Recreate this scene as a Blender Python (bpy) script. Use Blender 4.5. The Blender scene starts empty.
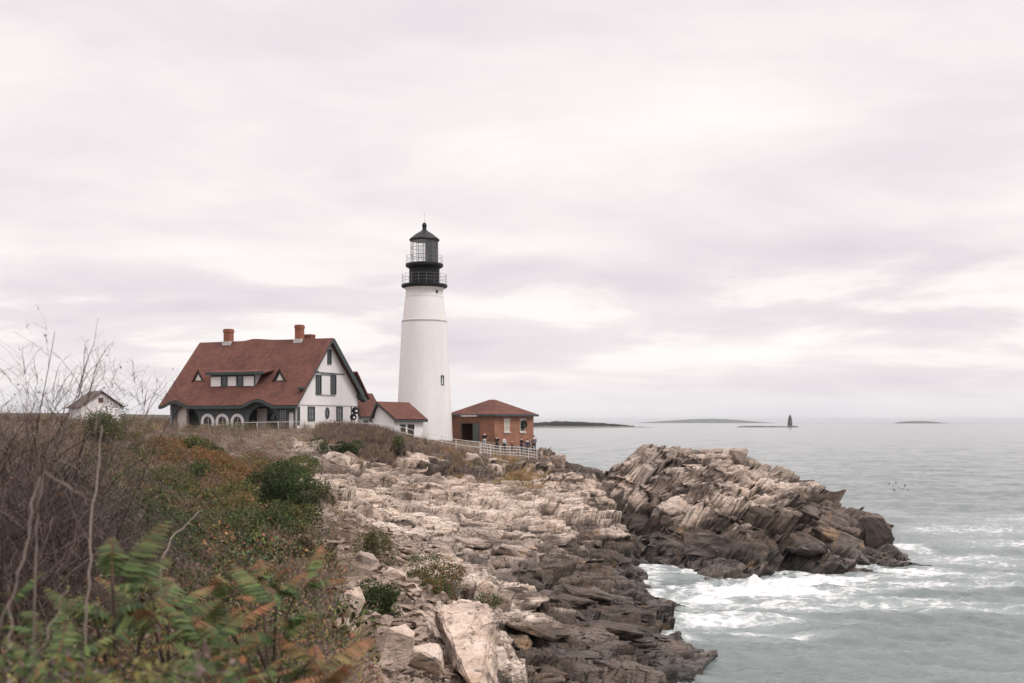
import bpy, bmesh, math, random
import numpy as np
from mathutils import Vector, Matrix, Quaternion
rng = np.random.default_rng(7); random.seed(7)
C = bpy.context.scene; COL = C.collection
CZ, F, EY = 12.4, 1100.0, 421.5           # eye height above the sea, focal length in pixels, eye-level row
R = math.radians
def at(px, py, Y): return ((px-512)/F*Y, Y, CZ-(py-EY)/F*Y)
def water_Y(py): return CZ*F/(py-EY)

# ------------------------------------------------------------------ object helpers
def tag(o, label=None, cat=None, group=None, kind=None):
    if label: o['label'] = label
    if cat: o['category'] = cat
    if group: o['group'] = group
    if kind: o['kind'] = kind
    return o
def empty(name, loc=(0,0,0), rz=0.0):
    o = bpy.data.objects.new(name, None); COL.objects.link(o)
    o.location = loc; o.rotation_euler = (0,0,rz); o.empty_display_size = .2
    return o
def link(name, me, m=None, parent=None, smooth=False):
    o = bpy.data.objects.new(name, me); COL.objects.link(o)
    if m is not None and len(me.materials) == 0: me.materials.append(m)
    if parent is not None: o.parent = parent
    if smooth: me.polygons.foreach_set('use_smooth', [True]*len(me.polygons))
    return o
def quads_mesh(name, V, Q, m=None, parent=None, attrs=None, col=None, smooth=False):
    """all-quad mesh straight from arrays"""
    me = bpy.data.meshes.new(name)
    V = np.asarray(V, np.float32); Q = np.asarray(Q, np.int32)
    me.vertices.add(len(V)); me.vertices.foreach_set('co', V.ravel())
    me.loops.add(Q.size); me.loops.foreach_set('vertex_index', Q.ravel())
    me.polygons.add(len(Q)); me.polygons.foreach_set('loop_start', np.arange(0, Q.size, 4, dtype=np.int32))
    me.polygons.foreach_set('loop_total', np.full(len(Q), 4, np.int32))
    if smooth: me.polygons.foreach_set('use_smooth', np.ones(len(Q), bool))
    for k, a in (attrs or {}).items():
        t = me.attributes.new(k, 'FLOAT', 'POINT'); t.data.foreach_set('value', np.asarray(a, np.float32))
    if col is not None:
        t = me.attributes.new('Col', 'FLOAT_COLOR', 'POINT')
        c4 = np.ones((len(V), 4), np.float32); c4[:, :3] = col
        t.data.foreach_set('color', c4.ravel())
    me.update(calc_edges=True)
    return link(name, me, m, parent)

class MB:
    """collects boxes, tubes, lathes into one bmesh"""
    def __init__(s): s.bm = bmesh.new()
    def box(s, lo, hi, M=None):
        (x0,y0,z0),(x1,y1,z1) = lo, hi
        vs = [s.bm.verts.new(p) for p in ((x0,y0,z0),(x1,y0,z0),(x1,y1,z0),(x0,y1,z0),(x0,y0,z1),(x1,y0,z1),(x1,y1,z1),(x0,y1,z1))]
        for f in ((3,2,1,0),(4,5,6,7),(0,1,5,4),(1,2,6,5),(2,3,7,6),(3,0,4,7)): s.bm.faces.new([vs[i] for i in f])
        if M is not None:
            for v in vs: v.co = M @ v.co
        return s
    def bar(s, a, b, w, h=None, up=(0,0,1)):
        a, b = Vector(a), Vector(b); d = b-a; L = d.length
        if L < 1e-6: return s
        x = d.normalized(); y = Vector(up).cross(x)
        if y.length < 1e-4: y = Vector((0,1,0)).cross(x)
        y.normalize(); z = x.cross(y); h = h or w
        M = Matrix((x,y,z)).transposed().to_4x4(); M.translation = a
        return s.box((0,-w/2,-h/2),(L,w/2,h/2), M)
    def tube(s, pts, rad, n=6, cap=True):
        pts = [Vector(p) for p in pts]
        if not hasattr(rad, '__len__'): rad = [rad]*len(pts)
        rings = []
        up = Vector((0,0,1))
        for i, p in enumerate(pts):
            t = (pts[min(i+1,len(pts)-1)]-pts[max(i-1,0)]).normalized()
            a = t.cross(up)
            if a.length < 1e-3: a = t.cross(Vector((1,0,0)))
            a.normalize(); b = t.cross(a)
            rings.append([s.bm.verts.new(p+(a*math.cos(k*2*math.pi/n)+b*math.sin(k*2*math.pi/n))*rad[i]) for k in range(n)])
        for r0, r1 in zip(rings, rings[1:]):
            for k in range(n): s.bm.faces.new((r0[k], r0[(k+1)%n], r1[(k+1)%n], r1[k]))
        if cap:
            s.bm.faces.new(rings[0][::-1]); s.bm.faces.new(rings[-1])
        return s
    def lathe(s, prof, n=48, c=(0,0), capb=True, capt=True, a0=0.0):
        rings = []
        for r, z in prof:
            rings.append([s.bm.verts.new((c[0]+r*math.cos(a0+2*math.pi*k/n), c[1]+r*math.sin(a0+2*math.pi*k/n), z)) for k in range(n)])
        for r0, r1 in zip(rings, rings[1:]):
            for k in range(n): s.bm.faces.new((r0[k], r0[(k+1)%n], r1[(k+1)%n], r1[k]))
        if capb: s.bm.faces.new(rings[0][::-1])
        if capt: s.bm.faces.new(rings[-1])
        return s
    def poly(s, pts):
        s.bm.faces.new([s.bm.verts.new(p) for p in pts]); return s
    def build(s, name, m, parent=None, smooth=False, loc=None):
        bmesh.ops.recalc_face_normals(s.bm, faces=s.bm.faces)
        me = bpy.data.meshes.new(name); s.bm.to_mesh(me); s.bm.free()
        o = link(name, me, m, parent, smooth)
        if loc is not None: o.location = loc
        return o

def plate(name, outline, holes, thick, M, m, parent=None):
    """flat plate with holes: outline in 2-D, laid by matrix M (x, y in the plate, z = thickness, centred)"""
    cu = bpy.data.curves.new(name, 'CURVE'); cu.dimensions = '2D'; cu.fill_mode = 'BOTH'; cu.extrude = thick/2
    for ring in [outline]+list(holes):
        sp = cu.splines.new('POLY'); sp.points.add(len(ring)-1); sp.use_cyclic_u = True
        for p, q in zip(sp.points, ring): p.co = (q[0], q[1], 0, 1)
    t = bpy.data.objects.new(name, cu); COL.objects.link(t)
    me = bpy.data.meshes.new_from_object(t.evaluated_get(bpy.context.evaluated_depsgraph_get()))
    bpy.data.objects.remove(t); bpy.data.curves.remove(cu)
    me.transform(M); me.materials.clear()
    return link(name, me, m, parent)
def arch_ring(cx, y0, w, ytop, n=14):
    """rectangle with a round top"""
    r = w/2; ys = max(ytop-r, y0+.02)
    pts = [(cx-r, y0), (cx+r, y0)]
    for i in range(n+1):
        a = math.pi*i/n; pts.append((cx+r*math.cos(a), ys+(ytop-ys)*math.sin(a)))
    return pts
def rect(x0, y0, x1, y1): return [(x0,y0),(x1,y0),(x1,y1),(x0,y1)]

# ------------------------------------------------------------------ materials
def newmat(name):
    m = bpy.data.materials.new(name); m.use_nodes = True
    nt = m.node_tree; return m, nt, nt.nodes['Principled BSDF']
class NG:
    def __init__(s, nt): s.nt = nt
    def n(s, t, **kw):
        o = s.nt.nodes.new(t)
        for k, v in kw.items():
            if hasattr(o, k) and not k.startswith('i_'): setattr(o, k, v)
        return o
    def l(s, a, b): s.nt.links.new(a, b)
    def val(s, sock, v):
        if hasattr(v, 'is_output') or isinstance(v, bpy.types.NodeSocket): s.l(v, sock)
        else: sock.default_value = v
    def math(s, op, a, b=0.0, c=None, clamp=False):
        o = s.nt.nodes.new('ShaderNodeMath'); o.operation = op; o.use_clamp = clamp
        s.val(o.inputs[0], a); s.val(o.inputs[1], b)
        if c is not None: s.val(o.inputs[2], c)
        return o.outputs[0]
    def vmul(s, v, k):
        o = s.nt.nodes.new('ShaderNodeVectorMath'); o.operation = 'MULTIPLY'; s.val(o.inputs[0], v); s.val(o.inputs[1], k); return o.outputs[0]
    def noise(s, vec, scale, detail=3, rough=.55, dist=0.0):
        o = s.nt.nodes.new('ShaderNodeTexNoise'); s.val(o.inputs['Vector'], vec); s.val(o.inputs['Scale'], scale)
        o.inputs['Detail'].default_value = detail; o.inputs['Roughness'].default_value = rough; o.inputs['Distortion'].default_value = dist
        return o.outputs['Fac']
    def vor(s, vec, scale, feat='F1', out='Distance', rnd=1.0):
        o = s.nt.nodes.new('ShaderNodeTexVoronoi'); o.feature = feat; s.val(o.inputs['Vector'], vec); o.inputs['Scale'].default_value = scale
        o.inputs['Randomness'].default_value = rnd
        return o.outputs[out]
    def ss(s, v, a, b, lo=0.0, hi=1.0):
        o = s.nt.nodes.new('ShaderNodeMapRange'); o.interpolation_type = 'SMOOTHSTEP'
        s.val(o.inputs[0], v); s.val(o.inputs[1], a); s.val(o.inputs[2], b); s.val(o.inputs[3], lo); s.val(o.inputs[4], hi)
        return o.outputs[0]
    def mix(s, f, a, b, mode='MIX'):
        o = s.nt.nodes.new('ShaderNodeMix'); o.data_type = 'RGBA'; o.blend_type = mode
        s.val(o.inputs[0], f)
        for i, v in ((6, a), (7, b)):
            if isinstance(v, tuple): v = (*v, 1.0) if len(v) == 3 else v
            s.val(o.inputs[i], v)
        return o.outputs[2]
    def ramp(s, f, stops):
        o = s.nt.nodes.new('ShaderNodeValToRGB'); s.l(f, o.inputs[0]); e = o.color_ramp.elements
        while len(e) < len(stops): e.new(.5)
        for k, (p, c) in zip(e, stops): k.position = p; k.color = (*c, 1.0)
        return o.outputs[0]
    def bump(s, h, strength, dist, nrm=None):
        o = s.nt.nodes.new('ShaderNodeBump'); o.inputs['Strength'].default_value = strength; o.inputs['Distance'].default_value = dist
        s.l(h, o.inputs['Height'])
        if nrm is not None: s.l(nrm, o.inputs['Normal'])
        return o.outputs[0]
    def attr(s, name, out='Fac'):
        o = s.nt.nodes.new('ShaderNodeAttribute'); o.attribute_name = name; return o.outputs[out]
    def coord(s, k='Object'):
        return s.nt.nodes.new('ShaderNodeTexCoord').outputs[k]
    def pos(s): return s.nt.nodes.new('ShaderNodeNewGeometry').outputs['Position']
    def sep(s, v):
        o = s.nt.nodes.new('ShaderNodeSeparateXYZ'); s.l(v, o.inputs[0]); return o.outputs
def scale3(c, k): return tuple(min(1, max(0, x*k)) for x in c)
def pmat(name, col, rough=.7, var=.18, sc=1.5, bump=.0, bsc=12, spec=.3, metal=0.0, streak=False):
    m, nt, p = newmat(name); g = NG(nt)
    v = g.pos()
    if streak: v2 = g.vmul(v, (1,1,.12))
    else: v2 = v
    n1 = g.noise(v2, sc, 4, .65); n2 = g.noise(v, sc*9, 3, .6)
    f = g.math('ADD', g.math('MULTIPLY', n1, .65), g.math('MULTIPLY', n2, .35))
    f = g.ss(f, .3, .7)
    g.l(g.mix(f, scale3(col, 1-var), scale3(col, 1+var)), p.inputs['Base Color'])
    p.inputs['Roughness'].default_value = rough; p.inputs['Specular IOR Level'].default_value = spec; p.inputs['Metallic'].default_value = metal
    if bump > 0: g.l(g.bump(g.noise(v, bsc, 4, .65), bump, .02), p.inputs['Normal'])
    return m

# ------------------------------------------------------------------ numeric noise
def h2(ix, iy, s):
    a = (ix.astype(np.int64)*374761393 + iy.astype(np.int64)*668265263 + s*1442695041) & 0xFFFFFFFF
    a = ((a ^ (a >> 13))*1274126177) & 0xFFFFFFFF
    a = ((a ^ (a >> 16))*2246822519) & 0xFFFFFFFF
    return ((a ^ (a >> 15)) & 0xFFFFFF).astype(np.float32)/np.float32(0xFFFFFF)
def vn(x, y, s=0):
    ix = np.floor(x); iy = np.floor(y); fx = x-ix; fy = y-iy
    fx = fx*fx*(3-2*fx); fy = fy*fy*(3-2*fy)
    a = h2(ix,iy,s); b = h2(ix+1,iy,s); c = h2(ix,iy+1,s); d = h2(ix+1,iy+1,s)
    return (a+(b-a)*fx)*(1-fy)+(c+(d-c)*fx)*fy
def fbm(x, y, s=0, o=4, g=.5):
    r = 0; a = 1; t = 0
    for i in range(o):
        r = r+a*(vn(x*2**i+17.3*i, y*2**i-9.1*i, s+i)-.5); t += a; a *= g
    return r/t*2
def cells(x, y, sx, sy, ang, s):
    """nearest jittered cell: random numbers per cell, offset from its centre and edge distance"""
    ca, sa = np.cos(ang), np.sin(ang)
    u = (x*ca+y*sa)/sx; v = (-x*sa+y*ca)/sy
    iu = np.floor(u); iv = np.floor(v)
    f1 = np.full(x.shape, 9e9, np.float32); f2 = f1.copy(); bi = iu.copy(); bj = iv.copy(); bu = u.copy(); bv = v.copy()
    for i in (-1,0,1):
        for j in (-1,0,1):
            a = iu+i; b = iv+j
            cu = a+.08+.84*h2(a,b,s); cv = b+.08+.84*h2(a,b,s+91)
            d = (cu-u)**2+(cv-v)**2
            c = d < f1
            f2 = np.where(c, f1, np.minimum(f2, d)); f1 = np.where(c, d, f1)
            bi = np.where(c, a, bi); bj = np.where(c, b, bj); bu = np.where(c, cu, bu); bv = np.where(c, cv, bv)
    du = (u-bu)*sx; dv = (v-bv)*sy
    dx = du*ca-dv*sa; dy = du*sa+dv*ca
    edge = np.sqrt(f2)-np.sqrt(f1)
    return bi, bj, dx, dy, edge
def sst(a, b, v):
    t = np.clip((v-a)/(b-a), 0, 1); return t*t*(3-2*t)
# ================================================================== TERRAIN
def ctl():
    A = []   # x, y, z, rockness
    def P(px, py, Y, r, dz=0.0): x,y,z = at(px,py,Y); A.append((x,y,z+dz,r))
    def X(x, y, z, r): A.append((x,y,z,r))
    # the hillside we stand on
    for q in ((0,0,10.7,0),(-6,0,10.8,0),(6,0,9.5,0),(0,5,9.6,0),(-3,6,9.5,0),(-8,8,9.9,0),(3,6,8.6,0),(8,8,6.0,.3),(12,12,2,.6),(16,20,-2,1),
              (-20,0,11.5,0),(-20,15,11,0),(-40,30,11.5,0),(2.2,14,6.6,.5),(.5,14,7.9,.2),(4,18,3,1)): X(*q)
    for q in ((330,683,20,.3),(330,600,30,.3),(310,545,42,.33),(312,505,55,.42),(300,474,75,.55),(300,452,100,.6),(270,470,75,0),(280,520,48,0)): P(*q)
    for q in ((200,434,105,0),(100,424,100,0),(0,421,90,0),(200,492,50,0),(100,520,35,0),(0,520,30,0),(150,470,70,0),(50,462,60,0),
              (200,585,25,0),(100,620,18,0),(0,640,14,0),(250,650,18,0),(300,680,17,.1),(240,445,95,0),(270,442,100,0)): P(*q)
    # debris slope and its brink
    for q in ((360,563,40,.30),(330,580,34,.28),(425,592,37,.33),(400,540,52,.40),(350,530,48,.33),(400,680,24,.36),(380,624,29,.31),(464,597,36,.40),(432,612,32,.35),(425,650,27.5,.38),(455,700,25.5,.45)): P(*q)
    for q in ((-1.3,28.5,5.9,.7),(-.9,27,5.2,.8),(-.7,29.5,5.4,.8),(.35,26.5,3.4,1),(-1.2,40,4.6,1),(-1.2,45,4.0,1),(.2,40,3.2,1),(0,34,3.6,1),(.9,27,2.7,1),(1.2,33,2.7,1),(1,22,2.5,1),(-.6,22,5.8,1)): X(*q)
    # under the fence: broken pale rock
    for q in ((335,500,70,.8),(380,500,80,1),(420,490,88,1),(340,476,98,.95),(340,484,88,.95),(400,476,103.3,1),(400,484,95,1),(450,483,106,1),(450,488,97,1),(500,486,109.3,1),(500,490,102,1),(340,453,102,.7),
              (400,453,106,.8),(450,459,109,.85),(500,463,112,.9),(540,465,115,1),(540,481,112.5,1),(520,500,95,1),(470,510,84,1),(430,530,72,1),(395,527,64,1),(520,530,80,1),
              (470,545,69,1),(520,560,68,1),(520,588,66,1),(490,570,64,1),(490,594,62.2,1),(570,546,79.5,1),(570,559,78,1),(570,500,100,1),(575,468,116,1),(600,480,113,1),(570,540,80,1),(620,515,95,1),(616,548,81,1),(550,452,118,1)): P(*q)
    # dark low shelf
    for q in ((520,600,57,1),(600,600,62,1),(560,570,69,1),(600,560,74,1),(600,650,50,1),(550,683,44,1),(500,683,40,1),(622,567,80,1),(634,588,71,1),(643,603,65,1),(652,612,61,1),(668,650,54,1),(676,683,48,1),(560,630,52,1),(650,640,55,1)): P(*q)
    for q in ((12.5,106,-1.2,1),(11.6,92,-.9,1),(11.0,83,-1,1),(10.5,74,-1.3,1),(9.9,62,-1.8,1),(9.3,52,-2.2,1),(8.8,42,-2,1),(8,36,1,1),(8,30,.5,1),(10,25,-2,1),(5,30,2,1),
              (16,60,-3.5,1),(25,60,-4.5,1),(16,45,-4.5,1),(30,80,-3.5,1),(42,86,-4,1),(21,74,-2.4,1),(40,60,-6,1),(60,90,-6,1)): X(*q)
    for q in ((643,543,110,1),(640,535,112,1),(622,499,113,1),(631,519,110,1),(612,504,103,1),(636,534,107,1)): P(*q)
    # the headland
    for q in ((616,471,120,1),(604,480,118,1),(640,447,118,1),(670,448,115,1),(700,449,112,1),(735,454,110,1),(775,478,105,1),(798,492,103,1),(820,505,102,1),(845,517,99,1),(856,514,100,1),(872,542,97,1),(870,566,93,1),
              (665,548,104,1),(690,566,96,1),(715,585,86,1),(740,588,83,1),(785,573,90,1),(830,575,89.5,1),(862,573,91,1),
              (690,500,100,1),(720,480,103,1),(740,530,92,1),(640,478,112,1),(655,505,106,1),(680,530,99,1),(700,550,94,1),(780,530,95,1),(830,545,94,1),(760,555,91,1),(860,550,95,1),(660,470,111,1)): P(*q)
    for q in ((14,130,3.5,1),(17,134,-2,1),(25,130,-2.5,1),(30,122,-2.5,1),(36,115,-2.5,1),(39,106,-2.5,1),(37,97,-2.5,1),(34.2,92,-2.0,1),(32.5,88.5,-1.6,1),(9,131,3,1),(8,138,-3,1),(30,95,-.2,1),(20,82,-1,1),(34,88,-1.5,1)): X(*q)
    # the plateau with the buildings, and what falls away behind it
    for q in ((0,125,9.8,.1),(4,121,9.0,.7),(6,128,6.5,1),(8,123,6.9,1),(-10,125,10.2,0),(-7,119,10.2,0),(-1,119,9.5,.2),(-20,122,11.0,0),(-30,130,11.2,0),(-40,130,11.3,0),(-50,120,11.6,0),(-60,140,11.5,0),(-20,145,10.6,0),(0,140,5,.6),(-4,150,3,.6),(-40,165,11,0),(-70,165,11,0),(-100,100,11.5,0),(-95,150,11.5,0),(-14,116,10.8,0)): X(*q)
    for q in ((250,430,114,0),(300,429,112,0),(360,428,111,0),(400,437,111,.1),(455,449,113,.1),(490,457,114.5,.2),(530,460,116,.3)): P(*q)
    return np.array(A)
CT = ctl()
def rbf_fit(P, v, lam=.35):
    n = len(P); D = np.sqrt(((P[:,None]-P[None])**2).sum(-1)+.6)
    A = np.zeros((n+3,n+3)); A[:n,:n] = D-lam*np.eye(n)
    A[:n,n] = 1; A[:n,n+1:] = P; A[n,:n] = 1; A[n+1:,:n] = P.T
    return np.linalg.solve(A, np.r_[v, 0,0,0])
RX0, RX1, RY0, RY1, RS = -105.0, 66.0, -12.0, 172.0, .3
gx = np.arange(RX0, RX1, RS); gy = np.arange(RY0, RY1, RS)
def rast():
    GX, GY = np.meshgrid(gx, gy); P = CT[:, :2]; out = []
    pts = np.c_[GX.ravel(), GY.ravel()]
    W = np.c_[rbf_fit(P, CT[:,2]), rbf_fit(P, CT[:,3], .1)]
    n = len(P); res = np.empty((len(pts), 2), np.float32)
    for i in range(0, len(pts), 20000):
        q = pts[i:i+20000]; D = np.sqrt(((q[:,None]-P[None])**2).sum(-1)+.6)
        res[i:i+20000] = D@W[:n]+W[n]+q@W[n+1:]
    return res[:,0].reshape(GX.shape), np.clip(res[:,1].reshape(GX.shape), 0, 1)
BZ, BR = rast()
def bil(Rr, x, y):
    u = np.clip((x-RX0)/RS, 0, len(gx)-1.001); v = np.clip((y-RY0)/RS, 0, len(gy)-1.001)
    i = u.astype(int); j = v.astype(int); fx = u-i; fy = v-j
    return (Rr[j,i]*(1-fx)+Rr[j,i+1]*fx)*(1-fy)+(Rr[j+1,i]*(1-fx)+Rr[j+1,i+1]*fx)*fy

def surface(x, y):
    """height, rockness and per-block tone of the land at x, y"""
    wx = x+fbm(x*.18, y*.18, 5, 3)*1.5; wy = y+fbm(x*.18, y*.18, 11, 3)*1.5
    b = bil(BZ, x, y); r = bil(BR, x, y)
    r = np.clip(r+.35*fbm(x*.35, y*.35, 3, 4)*(r > .03)*(r < .97), 0, 1)
    head = (x > np.where(y > 101, 11.6, 12.3)) & (y > 70)
    cliff = (~head) & (y > 84+fbm(x*.1, y*0, 2, 2)*4) & (x < 4)
    k = sst(.25, .75, r)
    ang = np.where(head, R(-33), np.where(cliff, R(24), R(9)))
    rv = np.where(head, 1.0, np.where(cliff, .9, .42)); s1x = np.where(head, 4.6, np.where(cliff, 4.8, np.where(y < 46, 2.2, 6.0))); s1y = np.where(head, 2.0, np.where(cliff, 2.3, np.where(y < 46, 1.1, 2.4)))
    s2x = np.where(head|cliff, 1.7, 2.6); s2y = np.where(head|cliff, .75, 1.0)
    # big blocks: flat-topped pieces of the slope
    i1,j1,dx1,dy1,e1 = cells(wx, wy, s1x, s1y, ang, 21)
    bc = bil(BZ, x-dx1, y-dy1)
    q = h2(i1,j1,31); tx = (h2(i1,j1,32)-.5); ty = (h2(i1,j1,33)-.5)
    mixc = np.where(head|cliff, .5, np.where(y < 46, .2, .38))
    h = b*(1-mixc)+bc*mixc+k*rv*((q-.5)*np.where(head, .85, np.where(cliff, 1.6, 1.25))+tx*.30*dx1+ty*.50*dy1)
    h = b*(1-k)+h*k
    # tilted beds: ledges with short risers
    dipx = np.where(head, -.34, np.where(cliff, -.10, .03)); dipy = np.where(head, .12, np.where(cliff, .16, .05))
    st = np.where(head, .62, np.where(cliff, .55, .52))
    qq = h-dipx*x-dipy*y+.30*fbm(x*.3, y*.3, 8, 3)
    t = qq/st; fl = np.floor(t); fr = t-fl
    tr = (fl+sst(.62, .98, fr))*st
    h = h+(tr-qq)*.92*k*sst(-.2, .5, fbm(x*.09, y*.09, 44, 2)+.35)
    # joints
    i2,j2,dx2,dy2,e2 = cells(wx+.25*fbm(x*1.1, y*1.1, 51, 2), wy, s2x, s2y, ang+R(12), 61)
    q2 = h2(i2,j2,71)
    h = h+k*rv*((q2-.5)*.50+(h2(i2,j2,72)-.5)*.45*dx2+(h2(i2,j2,73)-.5)*.9*dy2)
    i3,j3,dx3,dy3,e3 = cells(wx, wy, .62, .30, ang-R(15), 81)
    q3 = h2(i3,j3,91)
    h = h+k*((q3-.5)*.12+(h2(i3,j3,92)-.5)*.25*dx3+(h2(i3,j3,93)-.5)*.5*dy3)
    crack = (1-sst(.0, .10, e1))*.95*(h2(i1,j1,77) > .3)+(1-sst(0, .13, e2))*.38*(h2(i2,j2,75) > .3)+(1-sst(0, .16, e3))*.09
    h = h-k*crack
    h = h+k*(.05*fbm(x*2.2, y*2.2, 13, 4)+.03*fbm(x*9, y*9, 14, 3))
    # the cleft between the mainland and the headland
    h = h-1.9*np.exp(-((wx-(11.0+(114-y)*.15))/.85)**2)*sst(101,106,y)*(1-sst(116,120,y))
    h = h-1.7*np.exp(-((wx-(11.1+(y-83)*.05))/1.25)**2)*sst(74,82,y)*(1-sst(105,110,y))
    # rubble and soil
    s = (1-k)
    h = h+s*(.18*fbm(x*.5, y*.5, 15, 4)+.05*fbm(x*3, y*3, 16, 3))
    db = np.clip(1-np.abs(r-.5)/.4, 0, 1)
    i4,j4,dx4,dy4,e4 = cells(wx, wy, .8, .55, R(20), 95)
    q4 = h2(i4,j4,96); big = (q4 > .45)
    h = h+db*s*big*(q4-.4)*.55*sst(0.02,.3,e4)
    tone = .45*q+.33*q2+.22*q3
    tone = tone-.15*(~head)*sst(3.5,6,x)*sst(76,84,y)*(1-sst(97,105,y))-.40*(~head)*sst(5.9, 7.4, h+.9*fbm(x*.16, y*.16, 610, 3))*sst(80, 96, y)*(.45+.55*sst(-.25,.25,fbm(x*.12,y*.12,611,3)))
    return h.astype(np.float32), r.astype(np.float32), tone.astype(np.float32)

def build_land(m):
    u = np.concatenate([np.linspace(-.9,-.56,40,endpoint=False), np.linspace(-.56,-.24,300,endpoint=False), np.linspace(-.24,.42,1000,endpoint=False), np.linspace(.42,.62,60)])
    Y = np.concatenate([np.linspace(2.5,20,130,endpoint=False), np.linspace(20,46,300,endpoint=False), np.linspace(46,122,900,endpoint=False), np.linspace(122,170,110)])
    U, YY = np.meshgrid(u, Y); X = U*YY
    h = np.empty(X.shape, np.float32); r = h.copy(); t = h.copy()
    for i in range(0, X.shape[0], 120):
        h[i:i+120], r[i:i+120], t[i:i+120] = surface(X[i:i+120], YY[i:i+120])
    # harder beds stand proud of softer ones: push steep faces outwards bed by bed
    e = .6; bx = (bil(BZ, X+e, YY)-bil(BZ, X-e, YY))/(2*e); by = (bil(BZ, X, YY+e)-bil(BZ, X, YY-e))/(2*e); sl_ = np.sqrt(bx*bx+by*by)+1e-4
    hd = (X > np.where(YY > 101, 11.6, 12.3)) & (YY > 70)
    q = h-np.where(hd,-.34,-.04)*X-np.where(hd,.12,.10)*YY+.25*fbm(X*.35, YY*.35, 501, 3)
    lay = np.floor(q/.42); lat = np.floor(X*.30+YY*.22+vn(lay*1.7, lay*0, 502)*9)
    push = (h2(lay, lat, 503)-.35)*.75*np.clip(sl_*2.2, 0, 1)*sst(.4,.8,r)*sst(30,50,YY)
    lean = (h-bil(BZ, X, YY))*sst(.4,.8,r)*sst(30,50,YY)
    X = X-push*bx/sl_+np.where(hd, .75, .35)*np.clip(lean,-1.2,1.2); YY = YY-push*by/sl_-.25*np.clip(lean,-1.2,1.2)
    n, mcol = X.shape
    idx = np.arange(n*mcol).reshape(n, mcol)
    Q = np.stack([idx[:-1,:-1], idx[:-1,1:], idx[1:,1:], idx[1:,:-1]], -1).reshape(-1,4)
    keep = (h.ravel()[Q].max(1) > -1.0)
    Q = Q[keep]
    used = np.zeros(n*mcol, bool); used[Q.ravel()] = True
    mp = np.cumsum(used)-1
    V = np.stack([X, YY, h], -1).reshape(-1,3)[used]
    o = quads_mesh('rocky_coast', V, mp[Q], m, None, {'rock': r.ravel()[used], 'tone': t.ravel()[used]})
    tag(o, kind='structure')
    return o

def ground_z(x, y):
    a = np.atleast_1d(np.asarray(x, float)); b = np.atleast_1d(np.asarray(y, float))
    return surface(a, b)[0]
def gz(x, y): return float(ground_z(x, y)[0])

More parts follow.
